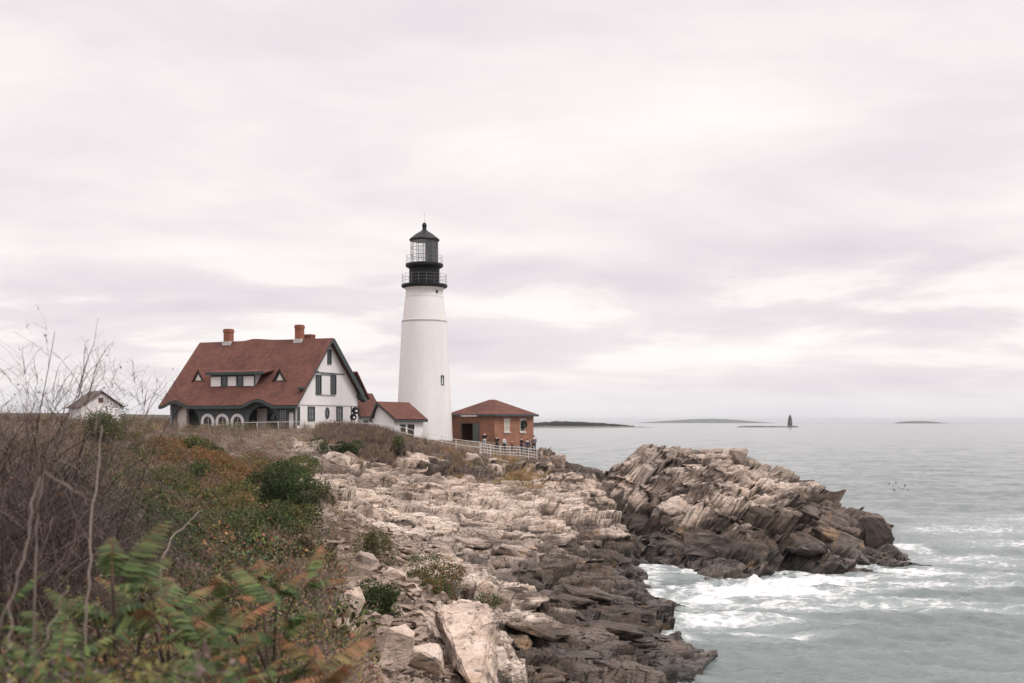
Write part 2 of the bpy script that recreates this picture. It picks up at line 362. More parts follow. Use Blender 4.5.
def rock_mat(name='coast_rock', soil=True, wetline=True):
    m, nt, p = newmat(name); g = NG(nt)
    P = g.pos(); z = g.sep(P)[2]
    Pz = g.vmul(P, (1,1,2.2))
    n_big = g.noise(P, .22, 4, .6); n_mid = g.noise(Pz, 1.3, 5, .68); n_fine = g.noise(Pz, 7, 4, .7); n_gr = g.noise(P, 34, 3, .7)
    tone = g.attr('tone') if soil else g.noise(P, 1.1, 2)
    f = g.math('ADD', g.math('MULTIPLY', n_mid, .5), g.math('MULTIPLY', tone, .5))
    pale = g.ramp(f, [(.25,(.16,.112,.086)),(.38,(.36,.272,.218)),(.50,(.55,.435,.355)),(.70,(.65,.545,.465))])
    brown = g.ramp(f, [(.26,(.019,.014,.011)),(.42,(.056,.040,.030)),(.6,(.110,.080,.061)),(.8,(.19,.146,.115))])
    black = g.ramp(f, [(.3,(.012,.010,.009)),(.6,(.036,.029,.023)),(.8,(.075,.058,.044))])
    x_ = g.sep(P)[0]
    # bands above the sea, with a ragged edge
    zz = g.math('ADD', z, g.math('MULTIPLY', g.math('SUBTRACT', n_big, .5), 5.5))
    zz = g.math('ADD', zz, g.math('MULTIPLY', g.math('SUBTRACT', tone, .5), 2.2))
    zz = g.math('ADD', zz, g.math('MULTIPLY', g.math('SUBTRACT', n_mid, .5), 2.0))
    zz2 = g.math('SUBTRACT', zz, g.ss(x_, 17, 34, 0.0, 4.2))
    if wetline:
        col = g.mix(g.ss(zz2, 3.3, 4.8), brown, pale)
        wet = g.ss(zz, .6, 3.0, 1.0, 0.0)
        col = g.mix(wet, col, black)
    else:
        col = pale; wet = None; zz2 = zz
    # blocks that weathered dark, and gray patches on the pale rock
    col = g.mix(g.math('MULTIPLY', g.ss(g.math('ADD', tone, g.math('MULTIPLY', g.math('SUBTRACT', n_mid, .5), .5)), .40, .30), .8), col, (.085,.066,.055))
    col = g.mix(g.math('MULTIPLY', g.ss(g.noise(P, .16, 4, .6), .46, .60), .55), col, g.mix(n_mid, (.10,.082,.072), (.25,.20,.175)))
    # rust and lichen
    col = g.mix(g.math('MULTIPLY', g.ss(g.noise(P, .55, 4, .6), .58, .70), .6), col, (.30,.185,.10))
    col = g.mix(g.math('MULTIPLY', g.ss(g.noise(Pz, 2.6, 4, .7), .55, .64), .7), col, (.05,.042,.036))
    col = g.mix(1.0, col, g.ramp(n_fine, [(.28,(.62,.61,.60)),(.55,(1,1,1)),(.8,(1.12,1.11,1.10))]), 'MULTIPLY')
    if soil:
        dirt = g.ramp(g.noise(P, 2.2, 5, .7), [(.3,(.045,.031,.022)),(.5,(.115,.080,.056)),(.65,(.20,.145,.105)),(.8,(.30,.24,.19))])
        rk = g.math('ADD', g.attr('rock'), g.math('MULTIPLY', g.math('SUBTRACT', n_mid, .5), .62))
        col = g.mix(g.ss(rk, .42, .58), dirt, col)
    hgt = g.math('ADD', g.math('MULTIPLY', g.vor(g.vmul(P,(.8,1.3,2.6)), 1.5, 'F1', 'Distance'), .45), g.math('MULTIPLY', n_fine, .32))
    hgt = g.math('ADD', hgt, g.math('MULTIPLY', n_gr, .08))
    if soil: col = g.mix(g.ss(g.vor(g.vmul(P,(.55,1.1,1.9)), .8, 'DISTANCE_TO_EDGE'), .035, .0, .0, .6), col, (.03,.025,.022))  # crack shade painted as dark seams, finer than the mesh can carve
    hgt = g.math('ADD', hgt, g.math('MULTIPLY', g.ss(g.vor(g.vmul(P,(.7,1.3,2.6)), 1.5, 'DISTANCE_TO_EDGE'), 0, .07), .4 if soil else .1))
    g.l(col, p.inputs['Base Color'])
    g.l(g.bump(hgt, .6, .13), p.inputs['Normal'])
    if wet is not None:
        g.l(g.math('SUBTRACT', .88, g.math('MULTIPLY', wet, .5)), p.inputs['Roughness'])
    else: p.inputs['Roughness'].default_value = .9
    p.inputs['Specular IOR Level'].default_value = .35
    return m
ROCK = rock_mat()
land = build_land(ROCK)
# ================================================================== CAMERA, SKY, SUN
cam = bpy.data.cameras.new('camera'); co = bpy.data.objects.new('camera', cam); COL.objects.link(co)
co.location = (0,0,CZ); co.rotation_euler = (R(90),0,0)
cam.sensor_width = 36; cam.lens = 36*F/1024; cam.shift_y = (EY-341.5)/1024
cam.clip_start = .1; cam.clip_end = 60000
cam.dof.use_dof = True; cam.dof.focus_distance = 110; cam.dof.aperture_fstop = 2.1
C.camera = co
SUN_EL, SUN_AZ = R(56), R(118)       # azimuth clockwise from +Y
w = bpy.data.worlds.new('World'); C.world = w; w.use_nodes = True
nt = w.node_tree; g = NG(nt); bg = nt.nodes['Background']
sky = nt.nodes.new('ShaderNodeTexSky'); sky.sky_type = 'NISHITA'; sky.sun_disc = False
sky.sun_elevation = SUN_EL; sky.sun_rotation = SUN_AZ; sky.air_density = 1.0; sky.dust_density = 2.0
d = g.coord('Generated'); dx, dy, dz = g.sep(d)
dzc = g.math('MAXIMUM', dz, 0.0)
den = g.math('ADD', dzc, .15)
cmb = nt.nodes.new('ShaderNodeCombineXYZ')
g.l(g.math('DIVIDE', dx, den), cmb.inputs[0]); g.l(g.math('DIVIDE', dy, den), cmb.inputs[1])
cv = cmb.outputs[0]
n1 = g.noise(g.vmul(cv, (1.0,1.2,1)), 1.0, 6, .56, .3)
n2 = g.noise(g.vmul(cv, (.32,.62,1)), 1.0, 3, .5, .15)
n3 = g.noise(g.vmul(cv, (1.6,3.0,1)), 1.0, 5, .58, .2)
cf = g.math('ADD', g.math('MULTIPLY', n1, .44), g.math('ADD', g.math('MULTIPLY', n2, .46), g.math('MULTIPLY', n3, .10)))
CLOUD_DARK, CLOUD_LIGHT = (6.4,5.86,6.27), (8.75,8.24,8.08)
cloud = g.ramp(cf, [(.39,(0,0,0)),(.61,(1,1,1))])
cloud = g.mix(cloud, CLOUD_DARK, CLOUD_LIGHT)
# a cool, slightly greyer belt low over the sea and a brighter seam above it
belt = g.ss(dz, .0, .055, 1.0, 0.0)
cloud = g.mix(g.math('MULTIPLY', belt, .75), cloud, (7.35,7.1,7.25))
seam = g.math('MULTIPLY', g.math('MULTIPLY', g.ss(dz, .025, .07), g.ss(dz, .17, .09)), g.ss(n1, .46, .58))
cloud = g.mix(g.math('MULTIPLY', seam, .75), cloud, (9.1,8.62,8.2))
cover = g.ss(cf, .25, .42, .90, .985)
# an overcast sky is brightest overhead
zen = g.ss(dz, .38, .95, 1.0, 2.1)
zc = nt.nodes.new('ShaderNodeCombineXYZ')
for i in range(3): g.l(zen, zc.inputs[i])
cloud = g.mix(1.0, cloud, zc.outputs[0], 'MULTIPLY')
dome = g.mix(cover, sky.outputs[0], cloud)
g.l(g.mix(g.ss(dz, -.03, -.006), (1.1,1.15,1.12), dome), bg.inputs['Color'])
bg.inputs['Strength'].default_value = .1
sl = bpy.data.lights.new('sun', 'SUN'); so = bpy.data.objects.new('sun', sl); COL.objects.link(so)
sl.energy = 1.5; sl.angle = R(22); sl.color = (1,.965,.92)
sd = Vector((math.sin(SUN_AZ)*math.cos(SUN_EL), math.cos(SUN_AZ)*math.cos(SUN_EL), math.sin(SUN_EL)))
so.rotation_euler = sd.to_track_quat('Z','Y').to_euler(); so.location = sd*60+Vector((0,60,20))
vs = C.view_settings; vs.view_transform = 'Standard'; vs.look = 'None'; vs.gamma = 1; vs.use_curve_mapping = False; vs.exposure = 0.27
C.cycles.max_bounces = 6; C.cycles.use_denoising = True

# ================================================================== SEA
FOAM = [ # photo spot, half-widths in metres, strength
 (760,592,6.5,2.6,1.0),(800,582,7.0,2.4,.95),(850,578,5,2.0,.7),(715,600,2.6,3.5,.8),(700,622,5.0,2.2,.75),(735,618,5,1.8,.75),(780,608,7,1.5,.62),(840,600,8,1.2,.6),(690,606,2.2,2.5,.6),
 (900,604,9,1.2,.55),(960,608,9,1.0,.55),(1010,612,7,.9,.5),(925,575,5,4,.75),(960,560,7,6,.55),(1010,545,9,7,.5),(915,548,2.5,5,.7),(935,530,6,8,.5),(905,515,4,8,.35),(1000,578,8,3,.45),
 (670,590,1.2,8,.62),(655,572,1.4,7,.6),(645,556,1.2,6,.65),(690,640,3.5,1.2,.45),(760,632,5,1.0,.5),(800,620,5,1,.4),(1040,520,16,14,.42),(985,530,12,9,.5),(940,585,9,2.0,.6),(870,590,8,1.6,.6),(745,604,7,1.6,.7),(770,640,5,1.2,.3)]
def sea_height(x, y, row):
    h = np.zeros(x.shape, np.float32); r = np.random.default_rng(5)
    for k in range(46):
        L = .9*1.085**k*r.uniform(.9,1.1)
        a = R(250)+r.normal(0,.55); kx, ky = math.cos(a)*2*math.pi/L, math.sin(a)*2*math.pi/L
        A = .018*min(L,4.0)**.7
        ph = r.uniform(0,6.28)+.9*fbm(x*.02, y*.02, 200+k, 1)*3
        s = np.sin(kx*x+ky*y+ph)
        fade = np.clip(L/(row*3.0)-.4, 0, 1)
        h += fade*A*(1-1.6*np.abs(s)**.8*.9)*.6 if k % 2 else fade*A*s
    return h
def build_sea(m):
    u = np.concatenate([np.linspace(-2.2,-.45,50,endpoint=False), np.linspace(-.45,.06,120,endpoint=False), np.linspace(.06,.60,800,endpoint=False), np.linspace(.6,2.2,50)])
    Y = [-60.0,-20.0,5.0,20.0,30.0]; y = 38.0
    while y < 14500:
        Y.append(y); y += max(.10, y*.0027 if y < 130 else y*.006)
    Y = np.array(Y); U, YY = np.meshgrid(u, Y)
    X = U*np.maximum(np.abs(YY), 40)
    row = np.gradient(Y)[:,None]*np.ones_like(U)
    h = sea_height(X, YY, np.maximum(row, .25))*np.clip((YY-30)/8,0,1)
    land_z = np.where((X > RX0+1)&(X < RX1-1)&(YY < RY1-1)&(YY > RY0+1), bil(BZ, X, YY), -6)
    foam = .55*np.exp(-np.clip(-land_z-.1, 0, 9)/.55)*(land_z < 1.5)
    for px, py, ax, ay, s in FOAM:
        cx, cy, _ = at(px, py, water_Y(py))
        wxx = X+fbm(X*.25, YY*.25, 301, 3)*2.2; wyy = YY+fbm(X*.25, YY*.25, 302, 3)*2.2
        e = ((wxx-cx)/ax)**2+((wyy-cy)/ay)**2
        foam = np.maximum(foam, s*np.exp(-e*.9))
    near = np.clip((400-YY)/300, 0, 1)
    # churned water: low lumps under the foam, a breaking ridge against the headland
    cx, cy, _ = at(765, 588, water_Y(592))
    ridge = np.exp(-((X-cx)/6.5)**2-((YY-cy-1.2)/1.3)**2)
    h = h+near*foam*(.14*fbm(X*1.1, YY*1.1, 310, 4)+.05*fbm(X*4, YY*4, 311, 3))+ridge*(.75+.7*fbm(X*.9, YY*.9, 312, 4)+.18*fbm(X*4, YY*4, 314, 3))
    n, mc = X.shape; idx = np.arange(n*mc).reshape(n, mc)
    Q = np.stack([idx[:-1,:-1], idx[:-1,1:], idx[1:,1:], idx[1:,:-1]], -1).reshape(-1,4)
    V = np.stack([X, YY, h], -1).reshape(-1,3)
    o = quads_mesh('sea', V, Q, m, None, {'foam': foam.ravel()}, smooth=True)
    return tag(o, kind='structure')
def sea_mat():
    m, nt, p = newmat('sea_water'); g = NG(nt); P = g.pos()
    fo = g.attr('foam')
    Pw = g.vmul(P, (.75,1.25,1))
    a = g.noise(Pw, .55, 5, .66, .6); b = g.noise(Pw, 2.6, 4, .7, .8)
    lace = g.vor(g.vmul(P, (.8,1.3,1)), 1.15, 'DISTANCE_TO_EDGE')
    pat = g.math('ADD', g.math('MULTIPLY', a, .62), g.math('MULTIPLY', b, .38))
    pat = g.math('SUBTRACT', pat, g.math('MULTIPLY', g.ss(lace, 0, .25), .10))
    v = g.math('ADD', g.math('MULTIPLY', fo, 1.0), g.math('MULTIPLY', g.math('SUBTRACT', pat, .5), 1.7))
    fm = g.ss(v, .30, .70)
    caps = g.ss(g.math('MULTIPLY', g.noise(g.vmul(P,(.05,.16,1)), 1.0, 6, .72, .3), 1.0), .70, .76)
    fm = g.math('MAXIMUM', fm, g.math('MULTIPLY', caps, .55))
    deep = g.mix(g.ss(g.noise(g.vmul(P,(.012,.05,1)), 1.0, 4, .6), .35, .65), (.118,.146,.140), (.168,.196,.187))
    aer = g.ss(fo, .05, .5)
    col = g.mix(g.math('MULTIPLY', aer, .6), deep, (.33,.37,.36))
    g.l(g.mix(fm, col, (.66,.66,.655)), p.inputs['Base Color'])
    g.l(g.math('ADD', .14, g.math('MULTIPLY', fm, .7)), p.inputs['Roughness'])
    p.inputs['IOR'].default_value = 1.33
    w1 = g.noise(g.vmul(P,(.8,1.9,1)), 1.3, 5, .66, .4); w2 = g.noise(g.vmul(P,(.16,.5,1)), .7, 5, .6, .3)
    hh = g.math('ADD', g.math('MULTIPLY', w1, .45), g.math('MULTIPLY', w2, 1.1))
    hh = g.math('ADD', hh, g.math('MULTIPLY', fm, .12))
    g.l(g.bump(hh, .75, .34), p.inputs['Normal'])
    return m
sea = build_sea(sea_mat())
# ================================================================== BUILDINGS
WHITE = pmat('white_paint', (.80,.775,.765), .55, .05, .6, .12, 30, streak=True)
TOWERW = pmat('white_tower_brick', (.77,.742,.727), .65, .08, .45, .5, 9, streak=True)
CREAM = pmat('cream_paint', (.66,.61,.55), .6, .06)
TEAL = pmat('dark_green_paint', (.050,.068,.066), .5, .15)
TEALW = pmat('green_gray_shingle', (.085,.105,.105), .75, .18, 3, .3, 30)
BLACK = pmat('black_iron', (.008,.009,.011), .5, .3, 3, spec=.28)
DARKIN = pmat('dark_interior', (.02,.02,.02), .9, .2)
RAILM = pmat('gray_white_rail', (.62,.60,.59), .5, .1)
STEELR = pmat('bare_steel', (.20,.19,.19), .5, .15)
LEAD = pmat('lead_flashing', (.52,.50,.50), .6, .12)
STONE = pmat('pale_stone', (.52,.47,.43), .85, .12, 2, .4)
def shingle_mat(name, c):
    m, nt, p = newmat(name); g = NG(nt); P = g.pos(); o = g.sep(P)
    cm = nt.nodes.new('ShaderNodeCombineXYZ')
    g.l(g.math('ADD', o[0], g.math('MULTIPLY', o[1], .43)), cm.inputs[0]); g.l(g.math('MULTIPLY', o[2], 1.35), cm.inputs[1])
    b = nt.nodes.new('ShaderNodeTexBrick'); g.l(cm.outputs[0], b.inputs['Vector'])
    b.inputs['Scale'].default_value = 1.0; b.inputs['Brick Width'].default_value = .42; b.inputs['Row Height'].default_value = .20
    b.inputs['Mortar Size'].default_value = .012; b.inputs['Bias'].default_value = -.2
    for k, s in (('Color1', .78), ('Color2', 1.22), ('Mortar', .5)): b.inputs[k].default_value = (*scale3(c, s), 1)
    n = g.noise(P, .45, 4, .6); n2 = g.noise(g.vmul(P,(1,1,.25)), 1.6, 4, .65)
    col = g.mix(.55, c, b.outputs['Color'])
    col = g.mix(1.0, col, g.ramp(g.math('ADD', g.math('MULTIPLY', n, .5), g.math('MULTIPLY', n2, .5)), [(.32,(.62,.62,.65)),(.5,(1,1,1)),(.68,(1.38,1.32,1.28))]), 'MULTIPLY')
    g.l(col, p.inputs['Base Color']); p.inputs['Roughness'].default_value = .85; p.inputs['Specular IOR Level'].default_value = .2
    g.l(g.bump(b.outputs['Fac'], .4, .02), p.inputs['Normal'])
    return m
ROOF = shingle_mat('red_shingle', (.125,.054,.042))
def brick_mat(name, c, mortar):
    m, nt, p = newmat(name); g = NG(nt); P = g.pos(); o = g.sep(P)
    cm = nt.nodes.new('ShaderNodeCombineXYZ')
    g.l(g.math('ADD', o[0], g.math('MULTIPLY', o[1], .31)), cm.inputs[0]); g.l(o[2], cm.inputs[1])
    b = nt.nodes.new('ShaderNodeTexBrick'); g.l(cm.outputs[0], b.inputs['Vector']); b.inputs['Scale'].default_value = 1
    b.inputs['Brick Width'].default_value = .22; b.inputs['Row Height'].default_value = .075; b.inputs['Mortar Size'].default_value = .009
    b.inputs['Color1'].default_value = (*scale3(c,.75),1); b.inputs['Color2'].default_value = (*scale3(c,1.2),1); b.inputs['Mortar'].default_value = (*mortar,1)
    n = g.noise(P, .6, 4, .65)
    col = g.mix(1.0, b.outputs['Color'], g.ramp(n, [(.32,(.78,.76,.76)),(.5,(1,1,1)),(.7,(1.16,1.14,1.12))]), 'MULTIPLY')
    g.l(col, p.inputs['Base Color']); p.inputs['Roughness'].default_value = .85; p.inputs['Specular IOR Level'].default_value = .2
    return m
BRICK = brick_mat('orange_brick', (.275,.110,.064), (.32,.22,.175))
CHIMB = brick_mat('chimney_brick', (.27,.085,.05), (.28,.18,.14))
def glass_mat(name, col, rough=.06):
    m, nt, p = newmat(name); p.inputs['Base Color'].default_value = (*col,1); p.inputs['Roughness'].default_value = rough
    p.inputs['Specular IOR Level'].default_value = .6; return m
GLASS = glass_mat('window_glass', (.045,.05,.052))
GLASSG = glass_mat('pale_window_glass', (.16,.17,.175), .1)
def clear_glass():
    m = bpy.data.materials.new('lantern_glass'); m.use_nodes = True; nt = m.node_tree; nt.nodes.clear()
    o = nt.nodes.new('ShaderNodeOutputMaterial'); a = nt.nodes.new('ShaderNodeBsdfTransparent'); b = nt.nodes.new('ShaderNodeBsdfGlossy'); x = nt.nodes.new('ShaderNodeMixShader')
    a.inputs[0].default_value = (.96,.96,.96,1); b.inputs['Roughness'].default_value = .03; x.inputs[0].default_value = .12
    nt.links.new(a.outputs[0], x.inputs[1]); nt.links.new(b.outputs[0], x.inputs[2]); nt.links.new(x.outputs[0], o.inputs[0])
    return m
LGLASS = clear_glass()

def window(parent, O, ax, w, h, fm=TEAL, gm=GLASS, fw=.11, bars=(1,1), depth=.10, name='window', arch=False):
    """window on a vertical wall: O = lower left corner on the wall face, ax = unit vector along the wall to the right seen from outside"""
    O = Vector(O); ax = Vector(ax); up = Vector((0,0,1)); nn = ax.cross(up)       # nn points outward
    M = Matrix((ax, up, nn)).transposed().to_4x4(); M.translation = O
    f = MB()
    f.box((0,0,-.05),(fw,h,depth), M); f.box((w-fw,0,-.05),(w,h,depth), M)
    f.box((fw,0,-.05),(w-fw,fw,depth), M); f.box((fw,h-fw,-.05),(w-fw,h,depth), M)
    for i in range(bars[0]): x = fw+(w-2*fw)*(i+1)/(bars[0]+1); f.box((x-.025,fw,0),(x+.025,h-fw,.06), M)
    for i in range(bars[1]): y = fw+(h-2*fw)*(i+1)/(bars[1]+1); f.box((fw,y-.03,.0),(w-fw,y+.03,.065), M)
    fo = f.build(name, fm, parent)
    q = MB(); q.box((fw,fw,-.03),(w-fw,h-fw,.025), M); q.build('pane', gm, fo)
    return fo
# ---------------------------------------------------------------- keeper's house
HA = (-23.85, 122.0); HZ = 11.0
hx, hy = Vector((.918,-.396,0)).normalized(), Vector((.396,.918,0)).normalized()
house = empty('keepers_house', (HA[0], HA[1], HZ), math.atan2(hx.y, hx.x))
tag(house, 'large white gabled house with broad red shingle roof and tall brick chimneys', 'house')
def ray_local(px, py):
    o = Vector((0,0,CZ))-Vector((HA[0],HA[1],HZ)); dd = Vector(((px-512)/F, 1, -(py-EY)/F))
    L = lambda v: Vector((v.dot(hx), v.dot(hy), v.z))
    return L(o), L(dd)
def on_y(px, py, y=0.0):
    o, d_ = ray_local(px, py); t = (y-o.y)/d_.y; p = o+d_*t; return p.x, p.z
def on_x(px, py, x=0.0):
    o, d_ = ray_local(px, py); t = (x-o.x)/d_.x; p = o+d_*t; return p.y, p.z
HL, HW, RYD, RZ = 17.7, 12.8, 6.4, 11.1
S1, S2 = 1.08, .955
def roof_front(y): return RZ-(RYD-y)*S1
def roof_back(y): return RZ-(y-RYD)*S2
def on_roof(px, py, lift=0.0):
    o, d_ = ray_local(px, py)
    # z = RZ-(RYD-y)*S1 + lift
    t = (RZ-RYD*S1+lift+o.y*S1-o.z)/(d_.z-d_.y*S1); p = o+d_*t; return p
GX = .6                                                    # gable overhang
# roof: one sheet with two swept-up eyebrow eaves
EB = [(on_y(180,408)[0], 2.1, .62), (on_y(262,407)[0], 2.35, .72)]
def eave_lift(x, y):
    s = 0
    for c, hw_, a in EB:
        t = abs(x-c)/hw_
        if t < 1: s += a*(math.cos(math.pi*t)*.5+.5)**.8
    return s*max(0, 1-(y+.9)/2.0)**1.5
def build_roof():
    bm = bmesh.new(); xs = [-18.6+(18.6+GX)*i/96 for i in range(97)]
    ys = [-.9,-.6,-.2,.3,.8,1.3,2.2,3.5,5,6.4]
    def zf(x, y):
        e = 0
        if -12.5 < x: e = .22*math.exp(-((x+10.6)/.9)**2) if x < -10.6 else .22*math.exp(-((x+10.6)/2.2)**2)
        return roof_front(y)+eave_lift(x, y)+e*(y/6.4 if y > 0 else 0)
    top = [[bm.verts.new((x,y,zf(x,y))) for x in xs] for y in ys]
    bk = []
    for y in (8.0,10.0,11.8,13.2): bk.append([bm.verts.new((x,y,roof_back(y)+(.25 if y > 13 else 0))) for x in xs])
    rows = top+bk
    for a, b in zip(rows, rows[1:]):
        for i in range(96): bm.faces.new((a[i],a[i+1],b[i+1],b[i]))
    me = bpy.data.meshes.new('roof'); bm.to_mesh(me); bm.free()
    o = link('roof', me, ROOF, house)
    sm = o.modifiers.new('s','SOLIDIFY'); sm.thickness = .16; sm.offset = -1
    return o
hroof = build_roof()
# fascia following the eave
b = MB(); xs = [-18.62+(18.62+GX)*i/96 for i in range(97)]
for x0, x1 in zip(xs, xs[1:]):
    b.bar((x0,-.915,roof_front(-.9)+eave_lift(x0,-.9)-.22), (x1,-.915,roof_front(-.9)+eave_lift(x1,-.9)-.22), .06, .30)
b.build('eave_trim', TEAL, house)
# gable bargeboards (both ends)
b = MB()
for gx_ in (GX+.03, -18.63):
    b = MB(); b.bar((gx_,-.9,roof_front(-.9)-.14),(gx_,RYD,RZ-.16),.12,.08,up=(1,0,0)); b.build('bargeboard', TEAL, house)
    b = MB(); b.bar((gx_,RYD,RZ-.26),(gx_,13.2,roof_back(13.2)-.1),.62,.10,up=(1,0,0)); b.build('bargeboard', TEAL, house)
b = MB(); b.bar((GX*.5,12.6,roof_back(12.6)-.55),(GX*.5,13.9,roof_back(13.4)-.45),.7,.45); b.build('eave_return', TEAL, house)
# walls
gprof = [(0,0),(HW,0),(HW,roof_back(HW)-.25),(RYD,RZ-.35),(0,roof_front(0)-.35)]
MXr = Matrix(((0,0,1,0),(1,0,0,0),(0,1,0,0),(0,0,0,1)))     # plate (x,y,z) -> house (z, x, y)
def px_hole(p0, p1): (a, b_), (c, d_) = on_x(*p0), on_x(*p1); return rect(min(a,c), min(b_,d_), max(a,c), max(b_,d_))
plate('gable_wall', gprof, [], .2, Matrix.Translation((-.1,0,0))@MXr, WHITE, house)
plate('rear_gable_wall', gprof, [], .2, Matrix.Translation((-HL+.1,0,0))@MXr, WHITE, house)
b = MB(); b.box((-HL+.2,HW-.2,0),(-.2,HW,roof_back(HW)-.3)); b.build('back_wall', WHITE, house)
# front wall: green shingle wall with arched openings
MYr = Matrix(((1,0,0,0),(0,0,1,0),(0,1,0,0),(0,0,0,1)))
wall_top = 3.35
holes = []
xa0 = on_y(172.5,420)[0]; xa1, _ = on_y(199,420); _, za = on_y(182,406.5)
outl = [(-HL,0),(-.2,0),(-.2,wall_top)]
def eyebrow_top(x): return roof_front(0)-.32+eave_lift(x,0.0)-.05
tops = [(-.2-(HL-.2)*i/60) for i in range(61)]
outl = [(-HL,0)]+[(-.2,0)]+[(x, eyebrow_top(x)) for x in tops]
outl = outl[:-1]+[(-HL, eyebrow_top(-HL))]
holes.append(arch_ring((xa0+xa1)/2, .02, xa1-xa0, za, 18))
xb0, _ = on_y(248,420); xb1, _ = on_y(277.5,420); _, zb = on_y(263,406)
holes.append(arch_ring((xb0+xb1)/2, .02, xb1-xb0, zb, 18))
HS = []
for pc in (208,222.6,237.6):
    xc, zt = on_y(pc, 413.6); wv = on_y(pc+4.0,420)[0]-on_y(pc-4.0,420)[0]; wo = on_y(pc+6.6,420)[0]-on_y(pc-6.6,420)[0]
    zi = on_y(pc, 416.5)[1]; HS.append((xc, wv, wo, zi, zt)); holes.append(arch_ring(xc, .35, wv, zi))
xw0 = on_y(278.5,420)[0]; xw1 = on_y(287,420)[0]; xd0 = on_y(288.5,420)[0]; xd1 = on_y(293.5,420)[0]; zd = on_y(291,412)[1]
holes.append(rect(xw0, .75, xw1, on_y(282,409)[1])); holes.append(arch_ring((xd0+xd1)/2, .02, xd1-xd0, zd))
plate('front_wall', outl, holes, .2, Matrix.Translation((0,.1,0))@MYr, TEALW, house)
for xc, wv, wo, zi, zt in HS:
    o_ = plate('arch_window', arch_ring(xc, .12, wo, zt), [arch_ring(xc, .32, wv, zi)], .14, Matrix.Translation((0,-.03,0))@MYr, WHITE, house)
    plate('pane', arch_ring(xc, .30, wv+.06, zi+.03), [], .03, Matrix.Translation((0,.08,0))@MYr, GLASS, o_)
    b = MB(); b.box((xc-.03,.03,.35),(xc+.03,.06,zi)); b.box((xc-wv/2,.03,1.0),(xc+wv/2,.055,1.06)); b.build('muntin', CREAM, o_)
# porches behind the arches
b = MB(); b.box((-HL+.25,2.1,0),(-.25,2.2,3.4)); b.box((-HL+.25,.25,-.3),(-.25,2.1,-.02)); b.build('porch_back_wall', TEALW, house)
b = MB(); b.box((on_y(257,420,2.0)[0],2.0,0),(on_y(266.5,420,2.0)[0],2.09,2.9)); b.build('cream_door_panel', CREAM, house)
xs0 = on_y(178,420,.6)[0]; xs1 = on_y(187,420,.6)[0]
b = MB(); b.box((xs0,.5,0),(xs1,.95,3.1)); b.box((xs0-.12,.42,0),(xs1+.12,1.03,.35)); b.build('porch_pillar', CREAM, house)
window(house, (on_y(268,420,2.0)[0],2.08,.5), (1,0,0), 1.0, 1.9, TEAL, GLASS, .1, (1,1))
window(house, (xw0+.02,.06,.78), (1,0,0), xw1-xw0-.04, on_y(282,409)[1]-.82, TEAL, GLASSG, .07, (2,1))
plate('white_arch_panel', arch_ring((xd0+xd1)/2,.04,xd1-xd0-.03,zd-.03), [], .04, Matrix.Translation((0,.1,0))@MYr, WHITE, house)
# gable trim
def gbox(bb, p0, p1, d0=-.02, d1=.08):
    (a,b_),(c,e) = on_x(*p0), on_x(*p1); bb.box((d0,min(a,c),min(b_,e)),(d1,max(a,c),max(b_,e)))
b = MB(); gbox(b,(297.5,404.6),(359.0,406.2)); b.build('belt_trim', TEAL, house)
b = MB(); gbox(b,(313.2,372.6),(344.0,373.9)); b.build('upper_trim', TEAL, house)
b = MB(); gbox(b,(297.2,406.4),(299.6,425), -.02,.07); b.build('corner_board', TEAL, house)
b = MB(); gbox(b,(350.8,406.4),(351.6,425), -.02,.05); b.build('corner_board', TEAL, house)
b = MB()
for (px, py) in ((297.5,387.5),(311.5,370.8)):
    y_, z_ = on_x(px,py); b = MB(); b.box((-.1,y_+.1,z_-.20),(.50,y_+.75,z_+.02)); b.build('bracket', TEAL, house)
def gwin(px0, py0, px1, py1, **k):
    (y0,z1),(y1,z0) = on_x(px0,py0), on_x(px1,py1)
    return window(house, (0,y0,z0), (0,1,0), y1-y0, z1-z0, **k)
gwin(327.2,349,331.0,364.5, fw=.12, bars=(0,0), gm=TEAL)
gwin(315.6,374.4,321.0,394.4, fw=.14); gwin(330.4,374.4,335.8,394.4, fw=.14)
b = MB(); gbox(b,(321.0,374.2),(330.4,375.4)); b.build('window_trim', TEAL, house)
b = MB(); gbox(b,(315.6,394.4),(335.8,395.3),-.02,.12); b.build('window_trim', TEAL, house)
gwin(307.6,406.4,314.4,421.0, fw=.18, gm=GLASSG); gwin(336.2,406.4,342.2,421, fw=.18, gm=GLASSG)
yc, zc = on_x(327.0,413.0)
def ell(rx, rz, n=22): return [(yc+rx*math.cos(2*math.pi*i/n), zc+rz*math.sin(2*math.pi*i/n)) for i in range(n)]
o_ = plate('oval_window', ell(.40,.66), [ell(.24,.47)], .12, Matrix.Translation((.05,0,0))@MXr, TEAL, house)
plate('pane', ell(.25,.48), [], .03, Matrix.Translation((.015,0,0))@MXr, GLASSG, o_)
